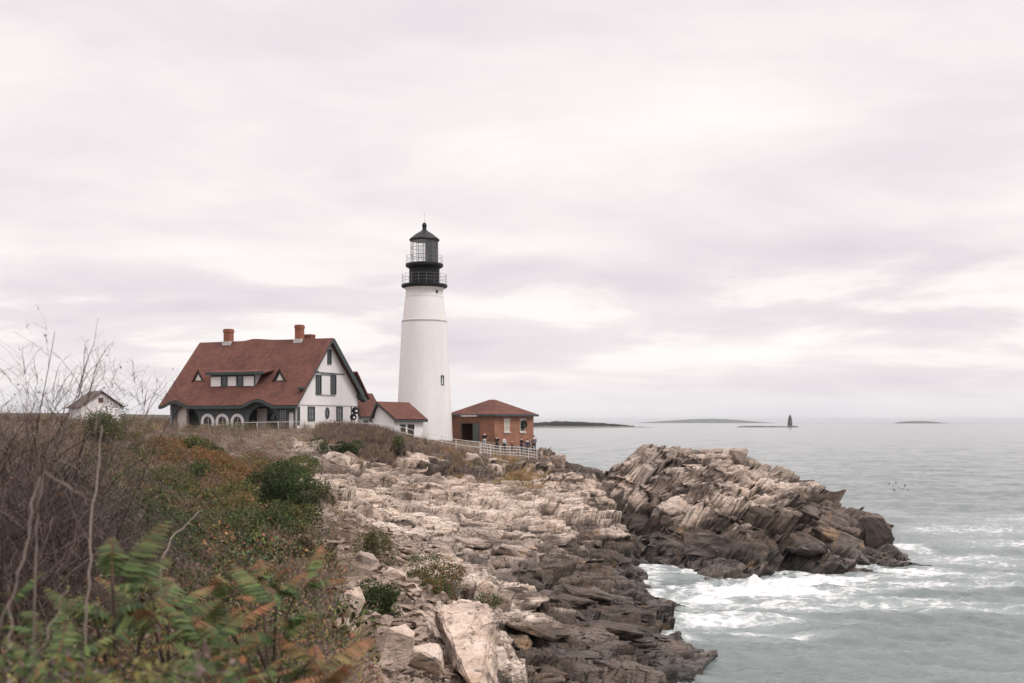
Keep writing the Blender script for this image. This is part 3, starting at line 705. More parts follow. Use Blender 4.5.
# shed dormer in the front slope
pa = on_roof(212, 386.5); pb = on_roof(256, 386.5)
yd = pa.y; zb_ = roof_front(yd)-.1; x0 = on_y(210.8,387,yd)[0]; x1 = on_y(255.2,387,yd)[0]; zt = on_y(230,373.6,yd)[1]
ytop = RYD-(RZ-zt-.1)/S1+.25
b = MB()
b.box((x0,yd,zb_),(x1,yd+.15,zt))
for xx in (x0, x1-.15):
    b.bm.faces.new([b.bm.verts.new(p) for p in ((xx,yd+.15,zb_),(xx,yd+.15,zt),(xx,ytop,zt))]); b.bm.faces.new([b.bm.verts.new(p) for p in ((xx+.15,yd+.15,zb_),(xx+.15,ytop,zt),(xx+.15,yd+.15,zt))])
dorm = b.build('dormer', WHITE, house)
b = MB(); xl = on_y(206.5,372,yd-.3)[0]; xr = on_y(270,372,yd-.3)[0]-.6
ymid = RYD-(RZ-(zt+.55))/S1
b.bm.faces.new([b.bm.verts.new(p) for p in ((xl,yd-.45,zt+.0),(xr-.2,yd-.45,zt+.0),(xr-.2,ymid+.4,zt+.62),(xl,ymid+.4,zt+.62))])
r_ = b.build('roof', ROOF, dorm); s_ = r_.modifiers.new('s','SOLIDIFY'); s_.thickness = .14; s_.offset = 1
b = MB(); b.box((xl,yd-.50,zt-.16),(xr-.2,yd-.455,zt+.16)); b.build('eave_trim', TEAL, dorm)
b = MB(); b.box((x0-.02,yd-.06,zt-.34),(x1+.02,yd-.003,zt-.12)); b.box((x1-.17,yd-.04,zb_),(x1+.03,yd-.003,zt-.34)); b.build('corner_trim', TEAL, dorm)
for p0, p1 in ((221.2,227.6),(236.6,243.4)):
    a_ = on_y(p0,387,yd)[0]; c_ = on_y(p1,387,yd)[0]; zl = on_y(225,386.8,yd)[1]; zh = on_y(225,374.6,yd)[1]
    window(dorm, (a_,yd,zl), (1,0,0), c_-a_, zh-zl, TEAL, GLASS, .14, (0,1))
# two little triangular dormers
for pc in (198.5, 280.0):
    p = on_roof(pc, 381); yb = p.y; zb2 = roof_front(yb)-.05; hw2 = .82; ht = 1.28
    t_ = empty('triangular_dormer', (0,0,0)); t_.parent = house
    ye = yb+ht/S1+.1
    b = MB(); b.bm.faces.new([b.bm.verts.new(q) for q in ((p.x-hw2,yb,zb2),(p.x+hw2,yb,zb2),(p.x,yb,zb2+ht))]); b.build('face', TEAL, t_)
    b = MB(); b.bm.faces.new([b.bm.verts.new(q) for q in ((p.x-hw2*.55,yb-.04,zb2+.12),(p.x+hw2*.55,yb-.04,zb2+.12),(p.x,yb-.04,zb2+ht*.66))]); b.build('pane', CREAM, t_)
    b = MB()
    for s in (-1,1): b.bm.faces.new([b.bm.verts.new(q) for q in ((p.x+s*(hw2+.12),yb-.18,zb2-.06),(p.x,yb-.18,zb2+ht+.12),(p.x,ye+.15,zb2+ht+.12))])
    rr = b.build('roof', ROOF, t_); mo = rr.modifiers.new('s','SOLIDIFY'); mo.thickness = .1
# chimneys
def chimney(px0, px1, pytop, y=RYD, base=RZ-.9, pot=False):
    px1 = px0+(px1-px0)*.66
    x0 = on_y(px0, 340, y)[0]; x1 = on_y(px1, 340, y)[0]; zt = on_y(px0, pytop, y)[1]; wd = x1-x0
    b = MB(); b.box((x0,y-wd*.45,base),(x1,y+wd*.45,zt-.42)); b.box((x0-.05,y-wd*.45-.05,zt-.42),(x1+.05,y+wd*.45+.05,zt-.14)); b.box((x0,y-wd*.45,zt-.14),(x1,y+wd*.45,zt))
    c = b.build('chimney', CHIMB, house)
    b = MB(); b.box((x0-.10,y-wd*.45-.16,RZ-.5),(x1+.12,y+wd*.45+.06,RZ-.02)); b.build('flashing', LEAD, c)
chimney(225.6,234.8,329.2); chimney(296.6,305.6,325.0)
x0 = on_y(305.8,340,8.0)[0]; x1 = on_y(313,340,8.0)[0]; b = MB(); b.box((x0,7.6,RZ-2),(x1,8.5,on_y(306,334.6,8)[1])); b.box((x0-.04,7.56,on_y(306,336.4,8)[1]),(x1+.04,8.54,on_y(306,335.2,8)[1])); b.build('chimney', CHIMB, house)
# gable cross piece at the back slope
b = MB(); b.bm.faces.new([b.bm.verts.new(q) for q in ((-2.2,12.2,roof_back(10.2)),(.35,12.2,roof_back(10.2)),(.35,15.2,roof_back(13.6)),(-2.2,15.2,roof_back(13.6)))])
r_ = b.build('rear_porch_roof', ROOF, house); mo = r_.modifiers.new('s','SOLIDIFY'); mo.thickness = .2

# ---------------------------------------------------------------- two low red-roofed wings between house and tower
def wing(name, label, N, Fv, hw, zr, ze, zg, wins=(), hl=None):
    """gable-roofed wing: ridge from N to Fv (plan), half width hw, ridge and eave heights"""
    N = Vector((*N,0)); Fv = Vector((*Fv,0)); ydir = (Fv-N).normalized(); xdir = Vector((ydir.y,-ydir.x,0)); L = (Fv-N).length
    t = empty(name, (N.x,N.y,zg), math.atan2(xdir.y,xdir.x)); tag(t, label, 'building')
    hl = hl or hw
    zr -= zg; ze -= zg; oh = .35; sl_ = (zr-ze)/(hw+oh)
    zw = ze+oh*sl_-.18
    b = MB()
    b.box((-hl,0,-1.2),(-hl+.18,L,zw)); b.build('side_wall', WHITE, t)
    b = MB(); b.box((hw-.18,0,-1.2),(hw,L,zw)); b.build('side_wall', WHITE, t)
    for y0 in (0, L-.18):
        b = MB(); pr = [(-hl+.18,-1.2),(hw-.18,-1.2),(hw-.18,zw),(0,zr-.22),(-hl+.18,zw)]
        a = [b.bm.verts.new((x,y0,z)) for x,z in pr]; c = [b.bm.verts.new((x,y0+.18,z)) for x,z in pr]
        b.bm.faces.new(a); b.bm.faces.new(c[::-1])
        for i in range(5): b.bm.faces.new((a[i],a[(i+1)%5],c[(i+1)%5],c[i]))
        b.build('gable_wall', WHITE, t)
    b = MB()
    for s in (-1,1): b.bm.faces.new([b.bm.verts.new(q) for q in ((0,-.35,zr),(0,L+.35,zr),((hw+oh if s>0 else -hl-oh*hl/hw),L+.35,ze),((hw+oh if s>0 else -hl-oh*hl/hw),-.35,ze))])
    bmesh.ops.remove_doubles(b.bm, verts=b.bm.verts, dist=.001)
    r_ = b.build('roof', ROOF, t); mo = r_.modifiers.new('s','SOLIDIFY'); mo.thickness = .12; mo.offset = 0
    for s in (-1,1):
        b = MB(); e_ = (hw+oh if s>0 else hl+oh*hl/hw)
        b.box((s*e_-.05,-.38,ze-.26),(s*e_+.05,L+.38,ze-.06))
        for y_ in (-.40,L+.40): b.bar((0,y_,zr-.14),(s*e_,y_,ze-.14),.07,.16)
        b.build('roof_trim', TEAL, t)
    for (y0,y1,z0,z1) in wins: window(t, (hw,y0,z0), (0,1,0), y1-y0, z1-z0, WHITE if False else TEAL, GLASS, .1, (0,1))
    return t
wing('wing', 'steep red-roofed white wing just behind the right gable of the house wall', (-20.1,136.5), (-18.1,141.2), 1.35, 15.95, 13.0, 10.8, ((1.0,2.0,.9,1.75),(3.0,4.2,.9,1.75)))
wing('passage_building', 'low white red-roofed building with two dark windows at the foot of the lighthouse', (-14.0,115.0), (-11.5,120.9), 1.95, 14.45, 12.6, 10.2, ((1.1,2.25,.35,1.9),(2.85,4.2,.35,1.9)), hl=.7)


# ---------------------------------------------------------------- lighthouse
TX, TY = at(424.4,0,125)[0], 125.0; TB = 9.9
tower = empty('lighthouse', (TX,TY,TB)); tag(tower, 'tall white tapering lighthouse with black lantern top beside the red-roofed house', 'lighthouse')
K = TY/F
def tz(py): return CZ-(py-EY)*K-TB
b = MB(); b.lathe([(28.6*K,-.8),(28.3*K,tz(440)),(26.0*K,tz(392)),(23.9*K,tz(350)),(22.5*K,tz(322.6))], 96, capb=False, capt=False); b.build('lower_tower', TOWERW, tower, True)
b = MB(); b.lathe([(22.5*K,tz(322.6)),(22.75*K,tz(322.4)),(22.75*K,tz(321.2)),(21.9*K,tz(320.6))], 96, capt=True); b.build('stone_band', pmat('gray_stone_band',(.46,.43,.41),.8,.1), tower)
b = MB(); b.lathe([(21.7*K,tz(320.7)),(20.6*K,tz(310)),(19.3*K,tz(299)),(18.9*K,tz(297.4)),(19.1*K,tz(297)),(18.6*K,tz(296)),(18.4*K,tz(290.5)),(20.5*K,tz(288.2))], 96, capb=False, capt=False); b.build('upper_tower', TOWERW, tower, True)
b = MB(); b.lathe([(20.4*K,tz(288.5)),(22.6*K,tz(287.4)),(23.0*K,tz(286.8)),(23.0*K,tz(284.9)),(14*K,tz(284.8))], 64); b.build('main_gallery', BLACK, tower)
b = MB(); b.lathe([(15.1*K,tz(285)),(15.1*K,tz(283.4)),(14.7*K,tz(283)),(14.7*K,tz(270)),(15.6*K,tz(268.4))], 64)
for i in range(16):
    a = 2*math.pi*i/16; b.bar((14.75*K*math.cos(a),14.75*K*math.sin(a),tz(283)),(14.75*K*math.cos(a),14.75*K*math.sin(a),tz(269)),.09)
b.build('watch_room', BLACK, tower)
b = MB(); b.lathe([(15.4*K,tz(268.6)),(18.3*K,tz(267)),(18.8*K,tz(266.4)),(18.8*K,tz(264.2)),(13*K,tz(264))], 64); b.build('lantern_gallery', BLACK, tower)
def ring_rail(name, r, z0, z1, nr, npost):
    b = MB()
    for j in range(nr):
        z = z0+(z1-z0)*(j+1)/nr; n = 48
        b.tube([(r*math.cos(2*math.pi*i/n), r*math.sin(2*math.pi*i/n), z) for i in range(n+1)], .012, 5, False)
    for i in range(npost):
        a = 2*math.pi*i/npost; b.tube([(r*math.cos(a),r*math.sin(a),z0),(r*math.cos(a),r*math.sin(a),z1+.06)], 0.015, 5)
    b.build(name, STEELR, tower)
ring_rail('gallery_railing', 22.3*K, tz(284.9), tz(275), 3, 18); ring_rail('lantern_railing', 18.1*K, tz(264.2), tz(256.5), 2, 14)
N_ = 12; rl = 13.6*K
b = MB()
for i in range(N_):
    a = 2*math.pi*(i+.3)/N_; a2 = 2*math.pi*(i+1.3)/N_
    P0 = Vector((rl*math.cos(a),rl*math.sin(a),0)); P1 = Vector((rl*math.cos(a2),rl*math.sin(a2),0))
    b.bar(P0+Vector((0,0,tz(264))), P0+Vector((0,0,tz(240))), .05)
    for py in (263.2,255.5,248,241): b.bar(P0+Vector((0,0,tz(py))), P1+Vector((0,0,tz(py))), .04)
b.build('lantern_frame', pmat('bronze_frame',(.16,.14,.125),.5,.2), tower)
for i in range(N_):
    a = 2*math.pi*(i+.3)/N_; a2 = 2*math.pi*(i+1.3)/N_; r2 = rl-.02
    dark = math.cos((a+a2)/2) > .10 and math.sin((a+a2)/2) < .15
    b = MB(); b.bm.faces.new([b.bm.verts.new(q) for q in ((r2*math.cos(a),r2*math.sin(a),tz(264)),(r2*math.cos(a2),r2*math.sin(a2),tz(264)),(r2*math.cos(a2),r2*math.sin(a2),tz(240)),(r2*math.cos(a),r2*math.sin(a),tz(240)))])
    o_ = b.build('lantern_pane', LGLASS if not dark else pmat('dark_storm_panel',(.075,.082,.09),.3,.2), tower)
    if dark: o_['label'] = 'dark gray blanked lantern pane'
b = MB(); b.lathe([(.35,tz(264)),(.35,tz(259)),(.62,tz(258)),(.75,tz(254)),(.75,tz(250)),(.6,tz(246)),(.2,tz(244))], 24); b.build('lens', LGLASS, tower, True)
b = MB(); b.lathe([(14.9*K,tz(240.8)),(15.2*K,tz(240)),(14.6*K,tz(239)),(8.6*K,tz(234.2)),(3.4*K,tz(231)),(2.2*K,tz(229.6)),(1.9*K,tz(228))], 48); b.build('lantern_roof', BLACK, tower, False)
b = MB(); b.lathe([(1.2*K,tz(228.6)),(1.6*K,tz(228.2)),(2.2*K,tz(227.2)),(2.4*K,tz(225.6)),(2.0*K,tz(223.8)),(1.0*K,tz(222.8)),(.5*K,tz(222.4))], 24); b.build('ventilator_ball', BLACK, tower, True)
b = MB(); b.tube([(0,0,tz(222.6)),(0,0,tz(213))], .012, 5); b.build('lightning_rod', BLACK, tower)
def tower_window(px, py0, py1, wpx, m1):
    # small window set on the curved wall, facing the radius through px
    rr = (26.0+ (392-py0)*-.055)*K if py0 > 330 else 18.4*K
    s = (px-424.4)*K/rr; a = math.asin(max(-1,min(1,s))); nn = Vector((math.sin(a),-math.cos(a),0)); ax = Vector((math.cos(a),math.sin(a),0))
    w_ = wpx*K/max(.4,math.cos(a)); O = nn*(rr-.12)-ax*w_/2+Vector((0,0,tz(py1)))
    window(tower, O, ax, w_, tz(py0)-tz(py1), m1, GLASS, .12, (0,1), depth=.2)
tower_window(443.2,376,386,2.6,TEAL); tower_window(437.6,291.6,294.6,1.6,TEAL)

# ---------------------------------------------------------------- brick building
BK = Vector((-1.9,123.0,9.5)); bw, bd = 7.0, 6.6        # left-face length, right-face length
bl = Vector((-.745,.667,0)); br = Vector((.667,.745,0))
bb = empty('brick_building', BK, math.atan2(br.y, br.x)); tag(bb, 'square orange brick building with red hip roof right of the lighthouse', 'building')
# local: x along right face, y along left face (away left)
def bface(px, py, right):
    o = Vector((0,0,CZ))-BK; d_ = Vector(((px-512)/F,1,-(py-EY)/F)); L = lambda v: Vector((v.dot(br), v.dot(bl), v.z)); o = L(o); d_ = L(d_)
    t = (-o.y/d_.y) if right else (-o.x/d_.x); p = o+d_*t
    return (p.x if right else p.y), p.z
ew = bface(495,414.6,True)[1]
d0 = bface(473,430,False)[0]; d1 = bface(461,430,False)[0]; dg = bface(479.5,430,False)[0]; dz1 = bface(466,423.6,False)[1]
MXl = Matrix(((0,0,1,0),(1,0,0,0),(0,1,0,0),(0,0,0,1)))
plate('door_wall', rect(0,-1.0,bw,ew), [rect(dg,.1,d1,dz1)], .25, Matrix.Translation((.125,0,0))@MXl, BRICK, bb)
rw = []
for c in (507.0, 522.6):
    x0 = bface(c-2.6,425,True)[0]; x1 = bface(c+2.6,425,True)[0]; z0 = bface(c,431.6,True)[1]; z1 = bface(c,420.2,True)[1]; rw.append((x0,x1,z0,z1))
plate('window_wall', rect(.25,-1.0,bd,ew), [rect(a,c,b_,d_) for a,b_,c,d_ in rw], .25, Matrix.Translation((0,.125,0))@MYr, BRICK, bb)
b = MB(); b.box((.25,bw-.25,-1),(bd,bw,ew)); b.box((bd-.25,.25,-1),(bd,bw-.25,ew)); b.build('rear_wall', BRICK, bb)
b = MB(); b.box((.35,dg+.1,-.2),(3.2,d1+.1,.02)); b.box((3.2,dg-.5,-.2),(3.3,d1+.5,3)); b.build('interior', DARKIN, bb)
b = MB(); b.box((-.05,dg,.1),(.03,d0,dz1)); b.box((-.03,d1-.06,.1),(.05,d1+.10,dz1+.1)); b.build('door', pmat('gray_green_door',(.10,.115,.095),.6,.15), bb)
b = MB(); b.box((-.06,dg-.1,dz1+.02),(.02,d1+.15,dz1+.26)); b.build('lintel', pmat('brown_lintel',(.16,.10,.07),.8,.1), bb)
a0 = bface(479.5,416,False)[0]; a1 = bface(464,416,False)[0]; az = bface(470,415.8,False)[1]
b = MB(); b.box((-.55,a0,az-.1),(-.01,a1,az+.08)); b.build('door_track', pmat('pale_track',(.50,.47,.46),.6,.1), bb)
for i, (x0,x1,z0,z1) in enumerate(rw):
    f = window(bb, (x0,.05,z0), (1,0,0), x1-x0, z1-z0, CREAM, pmat('painted_window_board',(.45,.42,.35),.6,.1) if i == 0 else GLASS, .08, (0,1), .05)
    b = MB(); b.box((x0-.12,-.10,z0-.18),(x1+.12,.06,z0-.01)); b.build('sill', STONE, f)
    b = MB(); b.box((x0-.12,-.03,z1+.01),(x1+.12,.06,z1+.2)); b.build('lintel', STONE, f)
cx_, cz_ = bface(523.3,424.2,True)
# hip roof with a short ridge
b = MB(); ov = .4; zE = ew+.05; zR = bface(492,399.6,True)[1]+.1
q = [(-ov,-ov),(bd+ov,-ov),(bd+ov,bw+ov),(-ov,bw+ov)]
vs_ = [b.bm.verts.new((x,y,zE)) for x,y in q]; r0 = b.bm.verts.new((bd/2-.0,bw/2-.45,zR)); r1 = b.bm.verts.new((bd/2+.0,bw/2+.45,zR))
b.bm.faces.new((vs_[0],vs_[1],r0)); b.bm.faces.new((vs_[1],vs_[2],r1,r0)); b.bm.faces.new((vs_[2],vs_[3],r1)); b.bm.faces.new((vs_[3],vs_[0],r0,r1)); b.bm.faces.new(vs_[::-1])
b.build('roof', ROOF, bb)
b = MB(); t_ = .06
b.box((-ov-.05,-ov-.05,zE-.24),(bd+ov+.05,-ov+.05,zE-.01)); b.box((-ov-.05,-ov+.05,zE-.24),(-ov+.05,bw+ov,zE-.01)); b.build('eave_trim', TEAL, bb)
# wreath hanging in the right-hand window
tt = bmesh.new()
def torus(bm, c, nrm_x, nrm_z, R0, r0, n=18, k=7):
    rings = []
    for i in range(n):
        a = 2*math.pi*i/n; cc = Vector(c)+Vector(nrm_x)*R0*math.cos(a)+Vector(nrm_z)*R0*math.sin(a); rd = Vector(nrm_x)*math.cos(a)+Vector(nrm_z)*math.sin(a); yy = Vector(nrm_x).cross(Vector(nrm_z))
        rj = r0*random.uniform(.85,1.2)
        rings.append([bm.verts.new(cc+rd*rj*math.cos(2*math.pi*j/k)+yy*rj*math.sin(2*math.pi*j/k)) for j in range(k)])
    for i in range(n):
        for j in range(k): bm.faces.new((rings[i][j],rings[(i+1)%n][j],rings[(i+1)%n][(j+1)%k],rings[i][(j+1)%k]))
wp = BK+br*cx_+Vector((0,0,cz_))-bl*.14
torus(tt, (0,0,0), br, (0,0,1), .36, .13); me = bpy.data.meshes.new('wreath'); tt.to_mesh(me); tt.free()
o_ = link('wreath', me, pmat('wreath_green',(.02,.028,.02),.9,.4,6)); o_.location = wp; tag(o_, 'dark round wreath hanging on the right-hand window of the brick building', 'wreath')
wb = MB(); wb.box((-.06,-.05,-.52),(.06,.02,-.2)); wb.box((-.14,-.06,-.36),(.14,.02,-.24)); wb.build('bow', pmat('red_bow',(.35,.03,.03),.6,.1), o_).rotation_euler = (0,0,math.atan2(br.y,br.x))
# round twin dark objects by the house corner
hp = at(354.3,414.5,118.0); hn = empty('round_sign', (hp[0],hp[1],gz(hp[0],hp[1])))
tag(hn, 'two small stacked round black discs with pale centres before the house corner', 'sign')
b = MB(); b.tube([(0,0,-.2),(0,0,hp[2]-hn.location.z+.1)], .04, 6); b.build('post', BLACK, hn)
for dx_, dz_, r_ in ((.14,.42,.40),(-.10,-.28,.37)):
    M = Matrix.Translation((dx_,-.06,hp[2]-hn.location.z+dz_))@Matrix.Rotation(R(90),4,'X')
    b = MB(); b.lathe([(r_*.75,-.12),(r_,-.04),(r_,.06),(r_*.8,.12)], 20)
    for v in b.bm.verts: v.co = M @ v.co
    dsc = b.build('disc', BLACK, hn)
    b = MB(); b.lathe([(r_*.30,.10),(r_*.30,.15)], 14, c=(r_*.3,-r_*.1))
    for v in b.bm.verts: v.co = M @ v.co
    b.build('centre_mark', WHITE, dsc)

# ---------------------------------------------------------------- small white hut at far left
hu = at(101,405,150); hutE = empty('white_hut', (hu[0],hu[1],11.0), R(36)); tag(hutE, 'small white gabled outbuilding with brown roof half hidden by brush at the left', 'building')
s_ = 150/F
hw3, zr3, ze3, L3 = 2.6, (EY-391.5)*s_+CZ-11, (EY-406)*s_+CZ-11, 6.0
b = MB(); pr = [(-hw3,-.5),(hw3,-.5),(hw3,ze3),(0,zr3-.15),(-hw3,ze3)]
a = [b.bm.verts.new((x,0,z)) for x,z in pr]; c = [b.bm.verts.new((x,L3,z)) for x,z in pr]; b.bm.faces.new(a); b.bm.faces.new(c[::-1])
for i in range(5):
    if i not in (2,3): b.bm.faces.new((a[i],a[(i+1)%5],c[(i+1)%5],c[i]))
b.build('wall', WHITE, hutE)
b = MB()
for s in (-1,1): b.bm.faces.new([b.bm.verts.new(q) for q in ((0,-.3,zr3),(0,L3+.3,zr3),(s*(hw3+.45),L3+.3,ze3-.2),(s*(hw3+.45),-.3,ze3-.2))])
rr = b.build('roof', pmat('brown_shingle',(.11,.080,.068),.85,.2,2), hutE); mo = rr.modifiers.new('s','SOLIDIFY'); mo.thickness = .14
b = MB(); b.box((-.35,-.06,zr3-1.5),(.30,.02,zr3-.85)); b.build('vent', pmat('brown_vent',(.12,.07,.06),.8,.1), hutE)

# ---------------------------------------------------------------- fences
def fence(name, label, pts, hgt, rails, gap, bal=None, m=RAILM, group=None):
    """pts in plan; posts on the ground"""
    P = [Vector((x,y,gz(x,y))) for x,y in pts]
    pl = []
    for a, c in zip(P, P[1:]):
        n = max(1, round((c-a).length/gap))
        for i in range(n): pl.append(a.lerp(c, i/n))
    pl.append(P[-1])
    zs = [p.z for p in pl]
    zs = [ (zs[max(i-1,0)]+zs[i]*2+zs[min(i+1,len(zs)-1)])/4 for i in range(len(zs))]
    pl = [Vector((p.x,p.y,z)) for p, z in zip(pl, zs)]
    base = pl[0].copy(); t = empty(name, base); tag(t, label, 'fence', group)
    pl = [p-base for p in pl]
    for p in pl:
        b = MB(); b.tube([p+Vector((0,0,-.5)), p+Vector((0,0,hgt+.05))], .045, 6); b.build('post', m, t)
    for j in range(rails):
        b = MB(); z = hgt*(1-j/(rails)); b.tube([p+Vector((0,0,z)) for p in pl], .03, 6); b.build('rail', m, t)
    if bal:
        b = MB()
        for a, c in zip(pl, pl[1:]):
            n = int((c-a).length/bal)
            for i in range(1, n): q = a.lerp(c, i/n); b.bar(q+Vector((0,0,.12)), q+Vector((0,0,hgt)), .025)
        b.build('baluster', m, t)
    return t
def g2(px, Y): return ((px-512)/F*Y, Y)
fence('rail_fence', 'white pipe rail fence running down the grassy slope before the lighthouse', [g2(374,110.5),g2(400,111.0),g2(428,112.0),g2(456,113.0),g2(480,114)], 1.05, 2, 1.9)
fence('rail_fence', 'low pale rail along the hilltop in front of the keeper\'s house', [g2(236,113.5),g2(300,111.5),g2(360,110.3),g2(373,110.3)], .75, 1, 2.6)
fence('baluster_fence', 'white paling fence with close uprights where people stand by the brick building', [g2(481,114.2),g2(500,114.6),g2(520,115.4),g2(537,116.2)], 1.15, 4, 1.3, .33)
# ================================================================== VEGETATION
def leaf_mat(name, rough=.6, trans=.25):
    m, nt, p = newmat(name); g = NG(nt)
    c = g.attr('Col', 'Color'); n = g.noise(g.pos(), 3.0, 3, .6)
    col = g.mix(1.0, c, g.ramp(n, [(.3,(.78,.78,.78)),(.7,(1.2,1.2,1.2))]), 'MULTIPLY')
    g.l(col, p.inputs['Base Color']); p.inputs['Roughness'].default_value = rough; p.inputs['Specular IOR Level'].default_value = .25
    tr = nt.nodes.new('ShaderNodeBsdfTranslucent'); g.l(col, tr.inputs[0]); mx = nt.nodes.new('ShaderNodeMixShader'); mx.inputs[0].default_value = trans
    out = nt.nodes['Material Output']; g.l(p.outputs[0], mx.inputs[1]); g.l(tr.outputs[0], mx.inputs[2]); g.l(mx.outputs[0], out.inputs['Surface'])
    return m
LEAF = leaf_mat('leaves'); TWIG = leaf_mat('twigs', .8, .0)
PAL = dict(twig=[(.115,.080,.072),(.16,.118,.105),(.085,.060,.054),(.21,.16,.135)], rust=[(.23,.095,.045),(.28,.135,.06),(.19,.075,.05),(.30,.18,.08)],
           tan=[(.33,.245,.16),(.26,.19,.125),(.38,.29,.19),(.22,.155,.11)], green=[(.055,.090,.028),(.080,.120,.038),(.042,.066,.024),(.11,.145,.045)],
           olive=[(.13,.125,.04),(.17,.15,.05),(.10,.10,.035),(.20,.17,.06)], dark=[(.020,.036,.014),(.030,.050,.018),(.042,.060,.020),(.055,.060,.022)],
           straw=[(.36,.245,.125),(.30,.19,.095),(.42,.30,.16)], mauve=[(.20,.145,.125),(.25,.185,.155),(.16,.115,.10)])
class Acc:
    def __init__(s): s.V=[]; s.Q=[]; s.K=[]; s.n=0
    def add(s, V, Q, K):
        s.V.append(np.asarray(V,np.float32)); s.Q.append(np.asarray(Q,np.int64)+s.n); s.K.append(np.asarray(K,np.float32)); s.n += len(V)
    def arrays(s): return np.concatenate(s.V), np.concatenate(s.Q), np.concatenate(s.K)
    def build(s, name, m, parent=None, origin=None):
        V,Q,K = s.arrays()
        if origin is not None and parent is not None: V = V-np.asarray(origin, np.float32)
        return quads_mesh(name, V, Q, m, parent, None, K)
def ribbons(P, wd, K, r):
    """P (n,k,3) paths, wd (n,k) widths, K (n,3) colours -> flat crossed-free ribbons facing a random way"""
    n,k,_ = P.shape
    a = r.uniform(0,2*np.pi,n); s = np.stack([np.cos(a),np.sin(a),np.zeros(n)],-1)[:,None,:]*wd[:,:,None]*.5
    V = np.stack([P-s, P+s], 2).reshape(n,k*2,3)
    b = np.arange(k-1)*2; q = np.stack([b,b+1,b+3,b+2],-1)
    Q = (q[None]+np.arange(n)[:,None,None]*k*2).reshape(-1,4)
    return V.reshape(-1,3), Q, np.repeat(K, k*2, 0)
def leaves(P, D, L, W, K, r, fold=.25):
    """diamond leaves: P base points, D directions, lengths, widths"""
    n = len(P); up = r.normal(size=(n,3)); S = np.cross(D, up); S /= np.linalg.norm(S,axis=1,keepdims=True)+1e-6
    N = np.cross(S, D)
    m = P+D*(L*.5)[:,None]-N*(L*fold*.3)[:,None]
    V = np.stack([P, m+S*(W*.5)[:,None]+N*(W*fold)[:,None], P+D*L[:,None]-N*(L*fold*.6)[:,None], m-S*(W*.5)[:,None]+N*(W*fold)[:,None]], 1)
    Q = np.arange(n*4).reshape(n,4)
    return V.reshape(-1,3), Q, np.repeat(K,4,0)
def pick(pal, n, r, j=.18):
    p = np.array(pal); return p[r.integers(0,len(p),n)]*(1+r.uniform(-j,j,(n,1)))
def unit(v): return v/(np.linalg.norm(v,axis=-1,keepdims=True)+1e-9)
def t_twigs(r, n=16, h=.9, w=.012, leafn=26, pal='twig', lp='rust', spread=.35):
    A = Acc(); t = np.linspace(0,1,5)
    b = r.normal(0,.16,(n,2)); d = r.normal(0,spread,(n,2)); hh = h*r.uniform(.45,1.1,n)
    P = np.zeros((n,5,3)); P[:,:,:2] = b[:,None,:]+d[:,None,:]*(t**1.5)[None,:,None]+r.normal(0,.03,(n,5,2))
    P[:,:,2] = hh[:,None]*(t-.18*t**3*r.uniform(0,1.5,(n,1)))
    A.add(*ribbons(P, w*(1.1-.8*t)[None]*r.uniform(.7,1.4,(n,1)), pick(PAL[pal],n,r), r))
    # side twigs
    m = n*3; i = r.integers(0,n,m); k = r.integers(1,4,m); B = P[i,k]; dd = unit(r.normal(0,1,(m,3))+np.array([0,0,.9])); l = r.uniform(.1,.34,m)*h
    P2 = B[:,None,:]+dd[:,None,:]*np.linspace(0,1,3)[None,:,None]*l[:,None,None]
    A.add(*ribbons(P2, w*.6*np.ones((m,3))*np.array([1,.8,.4]), pick(PAL[pal],m,r), r))
    if leafn:
        i = r.integers(0,m,leafn); A.add(*leaves(P2[i,2]+r.normal(0,.02,(leafn,3)), unit(r.normal(size=(leafn,3))), r.uniform(.03,.075,leafn), r.uniform(.02,.045,leafn), pick(PAL[lp],leafn,r), r))
    return A.arrays()
def t_grass(r, n=46, h=.65, pal='tan', w=.011):
    A = Acc(); t = np.linspace(0,1,4)
    b = r.normal(0,.14,(n,2)); d = r.normal(0,.28,(n,2)); hh = h*r.uniform(.5,1.15,n); P = np.zeros((n,4,3))
    P[:,:,:2] = b[:,None]+d[:,None]*(t**2)[None,:,None]; P[:,:,2] = hh[:,None]*(t-.25*t**3)
    A.add(*ribbons(P, w*(1.15-t)[None]*r.uniform(.7,1.4,(n,1)), pick(PAL[pal],n,r), r)); return A.arrays()
def t_leafy(r, n=120, rad=.42, h=.6, pal='green', ls=.075, second=None):
    A = Acc(); c = unit(r.normal(size=(n,3)))*r.uniform(.35,1,(n,1))**.5; c[:,2] = np.abs(c[:,2]); c *= np.array([rad,rad,h])
    D = unit(c/np.array([rad,rad,h])+r.normal(0,.6,(n,3)))
    K = pick(PAL[pal],n,r,.3)
    if second: k = r.random(n) < .25; K[k] = pick(PAL[second],k.sum(),r)
    A.add(*leaves(c, D, ls*r.uniform(.6,1.4,n), ls*.55*r.uniform(.6,1.3,n), K, r))
    m = 8; P = np.zeros((m,3,3)); e = c[r.integers(0,n,m)]; P[:,1] = e*.5; P[:,2] = e
    A.add(*ribbons(P, np.full((m,3),.012), pick(PAL['twig'],m,r), r)); return A.arrays()
